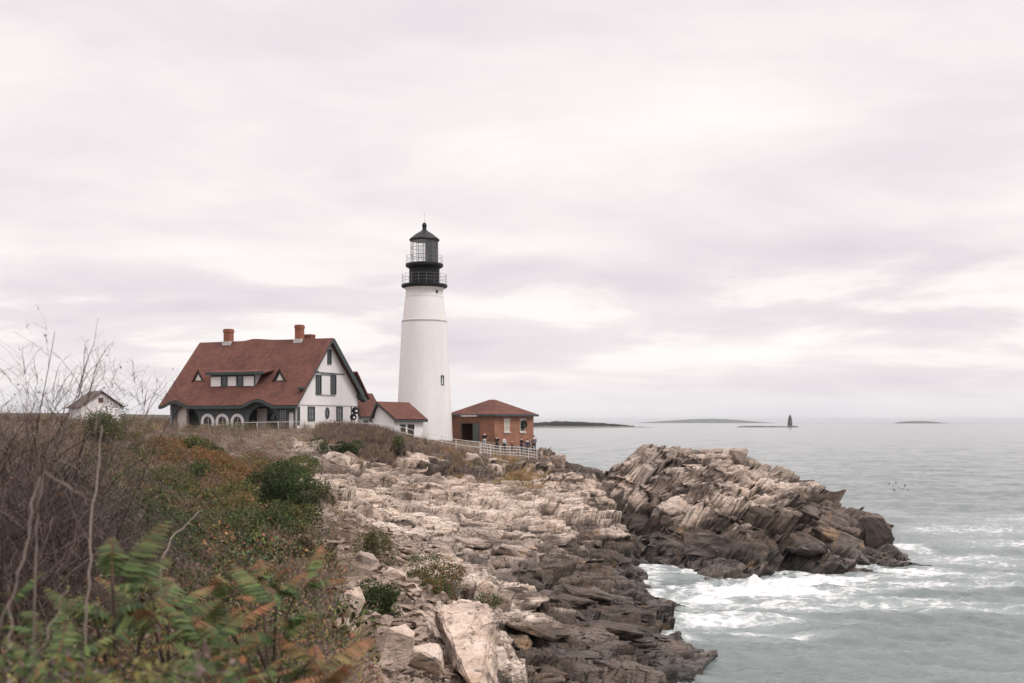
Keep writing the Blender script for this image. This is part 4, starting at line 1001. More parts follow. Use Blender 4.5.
def scatter(A, T, pos, sc, r, cj=.2, tilt=.12, zs=None):
    """copies of template T at pos with scale, turn and colour jitter"""
    V,Q,K = T; n = len(pos)
    a = r.uniform(0,6.283,n); ca,sa = np.cos(a),np.sin(a); tx = r.normal(0,tilt,n); ty = r.normal(0,tilt,n)
    X = V[:,0][None]*ca[:,None]-V[:,1][None]*sa[:,None]; Y = V[:,0][None]*sa[:,None]+V[:,1][None]*ca[:,None]; Z = np.repeat(V[:,2][None],n,0)
    X = X+tx[:,None]*Z; Y = Y+ty[:,None]*Z
    W = np.stack([X,Y,Z*(zs[:,None] if zs is not None else 1)],-1)*sc[:,None,None]+pos[:,None,:]
    KK = np.clip(np.repeat(K[None],n,0)*(1+r.uniform(-cj,cj,(n,1,1)))*(1+r.uniform(-.08,.08,(n,1,3))),0,1)
    A.add(W.reshape(-1,3), (Q[None]+np.arange(n)[:,None,None]*len(V)).reshape(-1,4), KK.reshape(-1,3))
def spots(n, u0, u1, y0, y1, r, rmax=.35, soft=.2):
    u = r.uniform(u0,u1,n); y = np.exp(r.uniform(math.log(y0),math.log(y1),n)); x = u*y
    z,rk,_ = surface(x,y); k = r.random(n) < 1-sst(rmax-soft,rmax+soft,rk)
    # keep off the footprints of the buildings
    px_ = x-HA[0]; py_ = y-HA[1]; lx = px_*hx.x+py_*hx.y; ly = px_*hy.x+py_*hy.y
    k &= ~((lx > -18.3)&(lx < .5)&(ly > -.3)&(ly < 13)); k &= (x-TX)**2+(y-TY)**2 > 14; k &= ~((x > -16)&(x < -9)&(y > 113.6)&(y < 122.5)); k &= ~((x > -9)&(y > 115.5))
    return np.stack([x,y,z-.04],-1)[k]

rv = np.random.default_rng(11)
# ---- dry brush over the hillside
T_tw = [t_twigs(rv, lp=l, pal=p_) for l,p_ in (('rust','twig'),('olive','mauve'),('tan','twig'),('rust','mauve'))]
T_twm = [t_twigs(rv, leafn=70, lp=l, pal='mauve') for l in ('rust','tan','olive')]
T_gr = [t_grass(rv, pal=p_) for p_ in ('tan','mauve','straw')]
T_lf = [t_leafy(rv, pal=p_, second=s_) for p_,s_ in (('green','olive'),('olive','rust'),('green','rust'),('dark','green'),('rust','olive'))]
A = Acc()
P = spots(12500, -.74, .02, 11, 122, rv, .21, .10)
P = P[~((P[:,0] > -.162*P[:,1])&(P[:,1] < 45)&(rv.random(len(P)) < .85))]
nz = fbm(P[:,0]*.16, P[:,1]*.10, 77, 3); nq = fbm(P[:,0]*.22+9, P[:,1]*.14, 78, 3); sel = rv.random(len(P))
far = np.clip(P[:,1]/40,.8,1.5)
kind = np.where(nq > .10+.22*(P[:,1] > 50), 3, np.where(nz > .1, 1, np.where(nz < -.25, 2, 0)))
kind = np.where(sel < .18, rv.integers(0,4,len(P)), kind)
for kd, TT, s0, s1 in ((0,T_tw,.8,1.45),(1,T_twm,.75,1.35),(2,T_gr,.8,1.4),(3,T_lf,.7,1.7)):
    idx = np.where(kind == kd)[0]; ch = rv.integers(0,len(TT),len(idx))
    for i,T in enumerate(TT):
        p = P[idx[ch == i]]
        if len(p): scatter(A, T, p, rv.uniform(s0,s1,len(p))*(1+.35*fbm(p[:,0]*.3,p[:,1]*.2,79,3)), rv, .34)
o = A.build('dry_brush', TWIG); tag(o, kind='stuff', label='tangled dry brown brush covering the hillside')
# ---- grasses along the brink and below the fence
A = Acc()
T_lg = [t_grass(rv, 60, .95, p_, .014) for p_ in ('mauve','mauve','tan')]; T_st = [t_grass(rv, 70, .8, 'straw', .014)]
def patch(n, px0, px1, y0, y1, TT, s0, s1, rmax=.75):
    p = spots(n, (px0-512)/F, (px1-512)/F, y0, y1, rv, rmax, .15)
    ch = rv.integers(0,len(TT),len(p))
    for i,T in enumerate(TT):
        q = p[ch == i]
        if len(q): scatter(A, T, q, rv.uniform(s0,s1,len(q)), rv)
patch(900, 318, 400, 103, 110.5, T_lg, .8, 1.5); patch(500, 395, 478, 106, 113, T_lg+T_gr, .5, 1.0); patch(260, 300, 400, 96, 104, T_gr, .6, 1.1, .95)
patch(150, 440, 470, 107, 112, T_st, .5, .9, .9)
patch(60, 330, 470, 24, 55, T_gr, .25, .5, .85); patch(90, 330, 480, 50, 100, T_gr+T_tw, .3, .6, .9)
c = at(520,466,112); q = np.stack([rv.normal(c[0],1.15,460), rv.normal(c[1]-3,2.8,460)],-1); z_ = surface(q[:,0],q[:,1])[0]
scatter(A, T_st[0], np.c_[q,z_-.05], rv.uniform(.5,1.2,460), rv)
o = A.build('dry_grass', TWIG); tag(o, kind='stuff', label='tufts of dry tan and straw grass along the cliff top')

# ---- undergrowth round the sumacs, near the camera
A = Acc()
n = 95000; u = rv.uniform(-.62,-.135,n); y = rv.uniform(4.2,19,n)**1.0; x = u*y
z,rk,_ = surface(x,y); cl = fbm(x*1.1,y*1.1,401,3); hmax = 1.25+.55*fbm(x*.5,y*.5,402,2)+.35*cl
hgt = rv.random(n)**.6*np.clip(hmax,.2,2); k = (x < -.178*y+rv.normal(0,.12,n))&(cl > -.55); x,y,z,hgt,cl = x[k],y[k],z[k],hgt[k],cl[k]; n = len(x)
K = np.where((cl > .15)[:,None], pick(PAL['green'],n,rv,.3), np.where((cl < -.42)[:,None], pick(PAL['rust'],n,rv,.3), pick(PAL['olive'],n,rv,.35)))
mx = rv.random(n); K = np.where((mx < .09)[:,None], pick(PAL['rust'],n,rv,.3), np.where((mx < .34)[:,None], pick(PAL['twig'],n,rv,.3), np.where((mx < .5)[:,None], pick(PAL['dark'],n,rv,.3), K)))
A.add(*leaves(np.stack([x,y,z+hgt],-1), unit(rv.normal(size=(n,3))+np.array([0,0,-.15])), rv.uniform(.025,.072,n), rv.uniform(.012,.034,n), K*1.1, rv))
m = 8000; i = rv.integers(0,n,m); t = np.linspace(0,1,5); d = rv.normal(0,.35,(m,3)); d[:,2] = rv.uniform(.1,1.1,m)
Pp = np.stack([x[i],y[i],z[i]-.05],-1)[:,None,:]+d[:,None,:]*t[None,:,None]*rv.uniform(.5,1.5,(m,1,1)); Pp[:,:,2] -= (t**3)[None]*rv.uniform(0,.35,(m,1)); Pp += rv.normal(0,.012,Pp.shape)
A.add(*ribbons(Pp, .007*(1.2-t)[None]*rv.uniform(.6,1.7,(m,1)), pick(PAL['twig']+PAL['mauve'],m,rv,.3), rv))
o = A.build('undergrowth', LEAF); tag(o, kind='stuff', label='mixed green and brown undergrowth in the near left corner')

# ---- single shrubs
def shrub(name, label, px, py, Y, w, h, pal, second=None, n=1500, ls=.09, lump=9, group=None, tw=.0, dens=1.0, sink=.1):
    n = int(n*2.2)
    x = (px-512)/F*Y; z = gz(x,Y)
    r = np.random.default_rng(int(px*7+py)); root = empty(name, (x,Y,z-sink)); tag(root, label, 'shrub', group)
    A = Acc(); B = Acc()
    cs = np.c_[r.normal(0,.30,(lump,2))*w, np.abs(r.normal(.5,.25,lump))*h*.9+.05]; rr = r.uniform(.20,.40,lump)
    per = n//lump
    for c,q in zip(cs, rr):
        dv = unit(r.normal(size=(per,3))); rad = r.uniform(.25,1.0,(per,1))**.45
        p = c+dv*rad*np.array([q*w,q*w,q*h*1.05]); p[:,2] = np.maximum(p[:,2],.02)
        K = pick(PAL[pal],per,r,.3)
        if second: kk = r.random(per) < .3*r.uniform(.4,1.6); K[kk] = pick(PAL[second],kk.sum(),r,.25)
        A.add(*leaves(p, unit(dv+r.normal(0,.7,(per,3))+np.array([0,0,.25])), ls*r.uniform(.5,1.5,per), ls*.5*r.uniform(.5,1.4,per), K, r))
        m = 5; e = p[r.integers(0,per,m)]; Pq = np.zeros((m,4,3)); Pq[:,1] = np.array([c[0]*.3,c[1]*.3,c[2]*.4]); Pq[:,2] = c*.8; Pq[:,3] = e
        B.add(*ribbons(Pq, np.full((m,4),.03)*np.array([1.3,1,.7,.3]), pick(PAL['twig'],m,r), r))
    if tw:
        m = int(60*tw); e = unit(r.normal(size=(m,3))+np.array([0,0,.5]))*np.array([w*.62,w*.62,h*1.15])*r.uniform(.5,1.1,(m,1)); e[:,2] = np.abs(e[:,2])
        Pq = np.stack([e*0, e*.45, e*.8, e],1); Pq += r.normal(0,.03,Pq.shape); B.add(*ribbons(Pq, np.full((m,4),.016)*np.array([1.4,1,.7,.4]), pick(PAL['mauve'],m,r), r))
    A.build('foliage', LEAF, root); B.build('stem', TWIG, root)
    return root
shrub('shrub','dense dark green juniper shrub spilling over the slope beside the grey rubble', 285,500,46, 2.4,2.1,'dark','green',7500,.10,16)
shrub('shrub','rounder dark green shrub with olive tips on the slope, just right of the dense juniper', 315,490,58, 1.9,1.6,'dark','olive',4200,.10,12)
shrub('shrub','yellow-green leafy shrub on the slope left of the dark juniper', 228,492,40, 2.2,1.6,'olive','green',3600,.10,12,tw=.6)
shrub('shrub','broad mid-green leafy shrub low at left behind the sumacs', 125,510,27, 2.9,1.6,'green','dark',6500,.085,13,tw=.7)
shrub('shrub','green shrub rising just in front of the far white hut', 98,425,78, 2.6,3.0,'green','olive',2600,.14,12,tw=.8)
shrub('shrub','dark green bush among brown brush in front of the porch pillar', 133,436,62, 1.4,1.9,'dark','olive',1500,.11,8)
shrub('shrub','low dark green hedge-like shrub on the cliff top below the house gable', 318,438,101, 2.6,1.5,'dark','green',2600,.15,12)
shrub('shrub','dark green shrub beside pink grasses on the cliff top below the house corner', 346,437,102, 1.9,1.4,'dark','green',1900,.15,9)
shrub('shrub','small olive shrub among grasses under the sloping white fence', 396,440,107, 1.2,1.2,'green','olive',900,.14,7)
shrub('shrub','mixed green and rust leafy shrub on the brink above the big pale slab', 437,577,37.0, 2.2,1.15,'green','rust',3600,.085,14,tw=1.2)
shrub('shrub','bright dark green round shrub in the rubble left of the big pale slab', 379,618,29.5, .95,.85,'dark','green',3200,.06,10)
shrub('shrub','thin olive shrub growing in the rubble above the white boulder', 374,548,45, 1.0,1.5,'olive','dark',1300,.08,8,tw=1.0)
shrub('shrub','yellow-brown leafy shrub on the slope above the dark juniper', 262,470,70, 2.4,1.6,'olive','rust',2200,.13,10,tw=1)
shrub('shrub','reddish brown shrub at the far left end of the hilltop brush', 170,452,72, 2.2,1.5,'rust','olive',1800,.12,10,tw=1.4)
shrub('shrub','grayish leafless tangle of twigs on the slope behind the right-hand sumac', 225,560,21, 1.5,.75,'twig','olive',500,.05,8,tw=6)

shrub('shrub','wide yellow-green shrub with rusty leaves in the middle of the left hillside', 190,505,33, 2.4,1.3,'olive','green',3600,.085,14,tw=.6)
shrub('shrub','dark green leafy shrub behind the largest sumac', 95,520,22, 2.1,1.3,'green','dark',5200,.07,12,tw=.5)
shrub('shrub','olive and rust shrub filling the slope under the bare shrubs', 40,520,20, 1.7,1.2,'olive','rust',3000,.07,12,tw=1)
shrub('shrub','rust-brown leafy shrub on the hillside below the three arched windows', 215,455,66, 2.6,1.3,'rust','olive',2400,.12,12,tw=1)
shrub('shrub','olive green shrub low on the hillside left of the yellow-green ones', 158,478,47, 2.3,1.2,'olive','green',2600,.10,12,tw=.8)
shrub('shrub','dark evergreen shrub in front of the left end of the house', 205,442,84, 2.0,1.0,'dark','olive',1700,.13,10,tw=.5)
shrub('shrub','pinkish brown twiggy shrub on the hillside below the dark porch arch', 258,448,84, 2.6,1.5,'mauve','rust',1500,.11,12,tw=3)
shrub('shrub','green shrub with brown seed heads between the bent elbow stalk and the brown brush', 150,535,19, 1.3,.8,'green','rust',3000,.06,12,tw=1)
shrub('shrub','small dark green shrub at the edge of the rubble above the red-tipped sumac', 305,548,36, 1.2,.8,'dark','rust',1800,.075,10,tw=1)
for k_, (nn_, lab, pl_, sc_) in enumerate(((15,'olive and green leafy shrub in the tangled thicket on the left hillside','olive','green'),(13,'green leafy shrub in the tangled thicket on the left hillside','green','dark'),(9,'rust brown leafy shrub in the tangled thicket on the left hillside','rust','olive'))):
    rq = np.random.default_rng(60+k_)
    for i in range(nn_):
        Yq = math.exp(rq.uniform(math.log(19), math.log(88))); pxq = rq.uniform(20, 300 if Yq > 30 else 250); wq = rq.uniform(1.3,2.3)*(1 if Yq > 26 else .7)
        shrub('shrub', lab, pxq, 500+i+k_*40, Yq, wq, wq*rq.uniform(.5,.75), pl_, sc_, 1700, .075+Yq*.0006, 11, group=lab.split(' in ')[0]+'s of the hillside thicket', tw=rq.uniform(.3,1.5))
# ---- tall bare shrubs at the left edge
def bare_shrub(label, x, Y, H, spread, n, seed, lean=0.0):
    r = np.random.default_rng(seed); z = gz(x,Y); root = empty('bare_shrub', (x,Y,z-.1)); tag(root, label, 'shrub', 'tall leafless shrubs at the left edge')
    B = Acc(); L = Acc(); k = 9; t = np.linspace(0,1,k)
    def canes(base, d, ln, w0, droop, wob, push=0.0):
        m = len(base); P = base[:,None,:]+d[:,None,:]*(ln[:,None]*t[None])[:,:,None]
        hd = unit(np.c_[d[:,:2], np.zeros(m)]+1e-4)
        P += hd[:,None,:]*(ln[:,None]*droop[:,None]*(t**2.2)[None])[:,:,None]*.8; P[:,:,2] -= ln[:,None]*droop[:,None]*(t**2.6)[None]*.75
        P += np.cumsum(r.normal(0,wob,P.shape),1)*t[None,:,None]
        B.add(*ribbons(P, w0[:,None]*(1.05-.85*t)[None], pick(PAL['twig'][:3]+PAL['mauve'][2:],m,r,.25)*.72, r)); return P
    b = np.c_[r.normal(0,.30*spread,(n,2)), np.zeros(n)]; d = unit(np.c_[r.normal(lean,.14,(n,1)), r.normal(0,.25,(n,1)), np.ones((n,1))])
    P1 = canes(b, d, H*(.42+.58*r.random(n)**.9), r.uniform(.016,.030,n), r.uniform(.0,1.0,n)**1.3, .03)
    def child(P, m, lf, w0, dr):
        i = r.integers(0,len(P),m); j = r.integers(2,k-1,m); base = P[i,j]; tang = unit(P[i,j+1]-P[i,j]); d = unit(tang+r.normal(0,.42,(m,3))); return canes(base, d, lf*r.uniform(.4,1.2,m), w0*r.uniform(.7,1.3,m), r.uniform(0,.6,m), .016)
    P2 = child(P1, n*7, H*.26, .012, 0); P3 = child(P2, n*30, H*.13, .0075, 0); P4 = child(P3, n*40, H*.055, .006, 0)
    m = n*5; i = r.integers(0,len(P3),m); L.add(*leaves(P3[i,r.integers(4,k,m)], unit(r.normal(size=(m,3))), r.uniform(.02,.05,m), r.uniform(.012,.03,m), pick(PAL['twig']+PAL['rust'][:2],m,r), r))
    B.build('branches', TWIG, root); L.build('foliage', LEAF, root); return root
bare_shrub('tallest leafless shrub with thin arching canes at the far left edge', -6.35, 13.6, 4.6, 1.5, 170, 1, .02)
bare_shrub('leafless shrub with curved canes against the sky, second in from the left edge', -6.2, 14.2, 4.0, 1.4, 160, 2, .04)
bare_shrub('lower dense leafless shrub in front of the far white hut', -7.1, 16.0, 3.2, 1.6, 150, 3, .06)
bare_shrub('short leafless thicket where the tall bare shrubs meet the brown brush', -8.1, 18.5, 2.4, 1.7, 130, 4, .06)
bare_shrub('near leafless shrub cut by the left edge, low and dark', -5.35, 11.2, 4.0, 1.1, 110, 5, .0)
# pale bare stalks close to the camera
def stalk(label, pts, r0):
    p = [Vector(at(*q)) for q in pts]; root_p = p[0]
    b = MB(); n = 14; path = []
    for i in range(n+1):
        f = i/n*(len(p)-1); k = min(int(f), len(p)-2); path.append(p[k].lerp(p[k+1], f-k)+Vector((random.uniform(-1,1),random.uniform(-1,1),random.uniform(-1,1)))*.013)
    g_ = path[0].copy(); path = [q-g_ for q in path]
    path = [Vector((path[0].x-.05,path[0].y,gz(g_.x,g_.y)-g_.z-.1))]+path if gz(g_.x,g_.y) < g_.z else path
    b.tube(path, [r0*.62*(1.1-.75*i/len(path)) for i in range(len(path))], 6)
    o = b.build('bare_stalk', STALK, None, True); o.location = g_; tag(o, label, 'stalk', 'pale bare stalks near the camera'); return o
STALK = pmat('pale_stalk', (.21,.165,.14), .85, .2, 8)
stalk('longest pale bare stalk rising steeply by the left edge, left of the largest green sumac', [(-4,640,5.2),(20,575,5.2),(30,520,5.3),(38,478,5.4)], .010)
stalk('pale bare stalk bent like an elbow above the sumacs', [(86,600,6.2),(92,540,6.3),(97,470,6.6),(104,425,6.8)], .011)
stalk('kinked pale bare stalk arching left of the bent elbow stalk', [(36,560,6.0),(36,510,6.0),(48,470,6.0),(80,495,6.0),(96,500,6.1)], .009)
stalk('short pale bare stalk slanting across the bottom left corner', [(20,690,5.0),(45,640,5.0),(66,590,5.1)], .010)
stalk('pale bare stalk lowest in the bottom left corner, almost upright', [(2,690,4.7),(8,650,4.7),(10,600,4.8)], .009)
stalk('pale gray forked stalk lying over the tangle above the right-hand sumac', [(160,560,9),(175,535,9.2),(190,520,9.4),(200,510,9.6)], .012)

# ---- staghorn sumacs
def frond_arrays(r, L, tipred, allred=0.0):
    """one pinnate frond along +x, drooping"""
    A = Acc(); n = 13; t = np.linspace(0,1,12)
    path = np.stack([L*t, np.zeros(12), L*(.20*t-.36*t**2)],-1)
    A.add(*ribbons(path[None], np.full((1,12),.009)*(1.1-.6*t), np.array([[.16,.06,.04]]), r)); A.add(*ribbons(path[None], np.full((1,12),.009)*(1.1-.6*t), np.array([[.16,.06,.04]]), r))
    for s in (-1,1):
        for i in range(n):
            f = .16+.84*i/(n-1); p = np.array([np.interp(f,t,path[:,j]) for j in range(3)])
            ll = L*.30*math.sin(math.pi*(.18+.72*f))*r.uniform(.85,1.12); w_ = ll*.27
            d = np.array([.42,s*1.0,-.30-.3*r.random()]); d /= np.linalg.norm(d); sd = np.cross(d,[0,0,1]); sd /= np.linalg.norm(sd); nn = np.cross(sd,d)
            V = []; ts = (0,.3,.65,1.0)
            for q,wq in zip(ts,(.25,1.0,.8,.04)):
                c = p+d*ll*q+np.array([0,0,-.30*ll*q*q]); 
                V += [c-sd*w_*.5*wq+nn*w_*.10*wq, c+sd*w_*.5*wq+nn*w_*.10*wq]
            gcol = np.array(PAL['green'][r.integers(0,4)])*r.uniform(.75,1.3); rcol = np.array([(.26,.085,.045),(.30,.14,.07),(.22,.10,.05)][r.integers(0,3)])
            a = np.clip(tipred*(f-.52)*1.4+r.normal(0,.10)+allred*.6,0,.9); K = gcol*(1-a)+rcol*a
            A.add(V, [(0,1,3,2),(2,3,5,4),(4,5,7,6)], np.tile(K,(8,1)))
    return A.arrays()
def sumac(label, px, py, Y, Lf, nf, seed, red=.7, allred=0.0, base=None):
    r = np.random.default_rng(seed); c = Vector(at(px,py,Y)); bx, by = (c.x+r.uniform(-.1,.25), c.y+r.uniform(-.1,.2)); z = gz(bx,by)
    root = empty('sumac', (bx,by,z)); tag(root, label, 'sumac', 'sumacs in the near left corner')
    top = c-Vector((bx,by,z)); b = MB(); pp = [Vector((0,0,-.15)), top*.35+Vector((.04,.02,0)), top*.7+Vector((-.02,0,0)), top]
    b.tube(pp, [.020,.017,.014,.010], 7)
    tips = [top]
    for s_ in (-1,1):
        q = top+Vector((s_*r.uniform(.18,.34), r.uniform(-.2,.2), r.uniform(-.34,.08))); tips.append(q); b.tube([pp[1].lerp(pp[2],.4), pp[2].lerp(q,.55)+Vector((0,0,-.04)), q], [.013,.011,.008], 6)
    b.build('stem', pmat('sumac_stem',(.075,.05,.04),.8,.25,8), root, True)
    nf = int(nf*1.3)
    for i in range(nf):
        V,Q,K = frond_arrays(r, Lf*r.uniform(.62,1.05), red*r.uniform(.3,1.4), allred+ (1.0 if r.random() < .08 else 0))
        a = 2*math.pi*(i+r.uniform(-.25,.25))/nf*1.0+seed; el = r.uniform(.12,1.0)
        M = Matrix.Rotation(a,3,'Z')@Matrix.Rotation(-el,3,'Y')@Matrix.Rotation(r.normal(0,.2),3,'X'); W = V@np.array(M).T+np.array(tips[i%3])-np.array(top)/np.linalg.norm(top)*r.uniform(0,.30)
        quads_mesh('frond', W, Q, LEAF, root, None, K)
    return root
sumac('largest green sumac with drooping fronds around a dark stem, left foreground', 112,578,6.8,.50,15,1,.45)
sumac('red-tipped sumac at the right end of the near corner, against the rubble', 276,606,7.6,.46,14,2,1.0,.10)
sumac('sumac with mixed green and rusty fronds between the two biggest sumacs', 205,640,6.3,.42,12,3,.9,.10)
sumac('small sumac low in the bottom left corner among pale stalks', 52,655,5.6,.36,11,4,.4)
sumac('green sumac cut by the left edge below the bare shrubs', 8,585,7.6,.45,11,5,.4)
sumac('low red-brown sumac at the bottom edge below the red-tipped one', 262,690,6.0,.40,12,6,1.0,.25)
sumac('dark green sumac at the bottom edge below the largest sumac', 140,690,5.8,.40,12,7,.4)
sumac('upright slender sumac with orange fronds just right of the largest sumac', 168,590,8.2,.42,11,8,1.2,.25)
sumac('farthest sumac, rusty and half hidden behind the red-tipped one', 262,585,9.4,.45,11,9,1.3,.20)
# ================================================================== LOOSE ROCKS
BROCK = rock_mat('boulder_rock', soil=False)
def hull(pts, r=None, rough=.03, bev=.04):
    bm = bmesh.new()
    for p in pts: bm.verts.new(p)
    res = bmesh.ops.convex_hull(bm, input=bm.verts)
    bmesh.ops.delete(bm, geom=[v for v in bm.verts if not v.link_faces], context='VERTS')
    if bev: bmesh.ops.bevel(bm, geom=list(bm.edges), offset=bev, segments=1, affect='EDGES', clamp_overlap=True)
    bmesh.ops.triangulate(bm, faces=bm.faces)
    bmesh.ops.subdivide_edges(bm, edges=bm.edges, cuts=4, use_grid_fill=True)
    from mathutils import noise as mn
    of = Vector((random.uniform(0,50),0,0)); bm.normal_update()
    for v in bm.verts:
        v.co += v.normal*mn.fractal(v.co*2.2+of, 1.0, 2.0, 5)*rough*1.6
    for v in bm.verts:
        n = v.normal; k = Vector((math.sin(v.co.x*9+v.co.z*4),math.sin(v.co.y*8+1),math.sin(v.co.z*11+v.co.x*3)))
        v.co += k*rough*.3+Vector((random.uniform(-1,1),random.uniform(-1,1),random.uniform(-1,1)))*rough*.25
    bmesh.ops.recalc_face_normals(bm, faces=bm.faces)
    return bm
def boulder(label, px, py, Y, w, d, h, seed, rot=0.0, tilt=0.0, name='boulder', group=None, npt=13, sink=.25, z=None):
    random.seed(seed); x = (px-512)/F*Y; z = gz(x,Y)-h*sink if z is None else z
    pts = []
    for i in range(npt):
        p = Vector((random.uniform(-1,1),random.uniform(-1,1),random.uniform(-1,1)))
        m = max(abs(c) for c in p); p = p/m*random.uniform(.8,1); pts.append(Vector((p.x*w/2,p.y*d/2,h/2+p.z*h/2)))
    bm = hull(pts, None, .02*max(w,h), .05*min(w,h))
    me = bpy.data.meshes.new(name); bm.to_mesh(me); bm.free()
    o = link(name, me, BROCK); o.location = (x,Y,z); o.rotation_euler = (tilt*.4,tilt,rot); tag(o, label, 'boulder', group); return o
boulder('whitest boulder sitting on brown rubble above the round green shrub', 360,566,40,1.15,.9,.85,3,.2,.3)
boulder('upright whitish boulder below the round green shrub', 362,652,27.5,.75,.6,1.1,4,.3,-.35)
boulder('broad pale boulder at the bottom edge, left of the squared block', 394,676,25,.95,.9,1.0,5,.2,.1)
boulder('squared pale block with dark hollow under it, touching the big slab', 426,672,25.4,.95,1.0,.95,6,-.2,-.1)
boulder('small flat pale stone on rubble between the white boulder and the leafy shrub', 398,590,36,1.0,.6,.35,7,-.5,.25)
boulder('small tan stone on the rubble left of the leafy shrub', 412,598,35,.7,.5,.35,8,.4,.2)
boulder('low pale stone at the bottom edge beside the red-tipped sumac', 340,668,25,.8,.8,.6,9,.4,.1)
boulder('pale pointed block standing on the dark shelf right of the leafy shrub', 517,590,61.5,1.7,1.1,2.2,10,.2,.35)
boulder('gray block at the foot of the pointed pale block', 496,592,60,1.6,1.2,1.0,12,.1,.1)
boulder('round dark boulder at the waterline in the narrow channel, left one of two', 672,566,97.5,2.6,2,2.0,13,.3,0,z=-.4)
boulder('tan round boulder at the waterline below the headland face', 692,566,94.5,2.4,2,2.6,14,.6,0,z=-.5)
boulder('dark boulder at the water\'s edge of the near shelf', 662,604,68.5,1.5,1.4,1.6,15,.1,0,z=-.1)
boulder('small dark rock awash just off the tip of the headland', 884,541,104,2.6,1.5,.9,16,.1,0,z=-.35)
boulder('tall dark slab jutting up at the seaward end of the headland', 862,530,98.5,3.4,2.2,3.4,17,-.2,.55,z=1.2)
boulder('long brown slab tilting seaward under the tall dark slab', 838,551,94.5,5.8,2.6,1.9,18,-.3,.42,z=.9)
boulder('brown slab beside the surf left of the tilting slab', 808,557,92,4.6,2.6,1.9,19,-.3,.38,z=.9)
boulder('blocky pale boulder just right of the paling fence end', 551,452,118,2.0,1.8,2.6,20,.2,.05,sink=.35)
boulder('second pale boulder right of the fence, nearer the sea', 561,457,118,1.8,1.8,2.0,21,.7,-.1,sink=.35)
boulder('tawny capping block on the crest of the headland', 716,459,109,3.6,2.0,1.7,22,-.2,.08,sink=.4)
boulder('dark capping block at the right end of the headland crest', 737,463,109,1.9,2.0,2.0,23,-.2,.15,sink=.35)
boulder('brown angular slab resting on the lower face of the headland', 715,541,92.5,6.5,2.6,2.6,24,-.25,.16,sink=.45)
# fallen and jutting blocks: cliff, headland, shelf
def blocks(n, label, grp, px0, px1, y0, y1, wr, dr, hr, tilt, rot, sink, seed, py_ok=None):
    r = np.random.default_rng(seed); k = 0
    while k < n:
        px = r.uniform(px0,px1); Y = r.uniform(y0,y1); x = (px-512)/F*Y; z = gz(x,Y)
        if z < .4 or (py_ok and not py_ok(EY+(CZ-z)*F/Y, px, Y)): continue
        k += 1; w_ = r.uniform(*wr)
        boulder(label, px, 0, Y, w_, w_*r.uniform(*dr), w_*r.uniform(*hr), seed*100+k, rot+r.normal(0,.25), tilt+r.normal(0,.10), group=grp, sink=sink, npt=int(r.integers(9,14)))
blocks(30, 'weathered angular block jutting from the broken cliff below the fence', 'blocks of the broken cliff', 312, 560, 97, 112, (1.3,3.4), (.6,.9), (.55,.95), .05, .35, .50, 41, lambda py,px,Y: py > 455)
blocks(16, 'tilted angular slab lying on the seaward headland', 'slabs of the headland', 655, 850, 92, 108, (2.0,4.6), (.5,.8), (.30,.50), .36, -.35, .50, 42)
blocks(22, 'flat dark ledge slab lying on the low shelf beside the inlet', 'ledge slabs of the low shelf', 515, 660, 45, 78, (1.4,3.6), (.5,.8), (.22,.36), .04, .12, .45, 43, lambda py,px,Y: py > 565)
blocks(14, 'pale flat slab on the mid-height rock shelf', 'pale slabs of the mid shelf', 420, 600, 66, 96, (1.6,3.8), (.5,.8), (.20,.34), .03, .15, .45, 44)
# the big leaning slab
def slab():
    random.seed(31)
    P = [at(436,606,29.5),at(462,601,29.5),at(486,606,29.0),at(494,624,28.0),at(495,650,27.4),at(496,700,26.4),at(476,700,25.6),at(452,640,27.2),at(440,616,28.6),
         at(470,602,31.5),at(494,618,31.0),at(497,690,29.0),at(440,640,31.0),at(478,690,29)]
    c = Vector(P[0]); bm = hull([Vector(p)-c for p in P], None, .09, .07)
    me = bpy.data.meshes.new('rock_slab'); bm.to_mesh(me); bm.free(); o = link('rock_slab', me, BROCK); o.location = c
    tag(o, 'big pale slab leaning on the brink at the bottom centre', 'boulder')
slab()
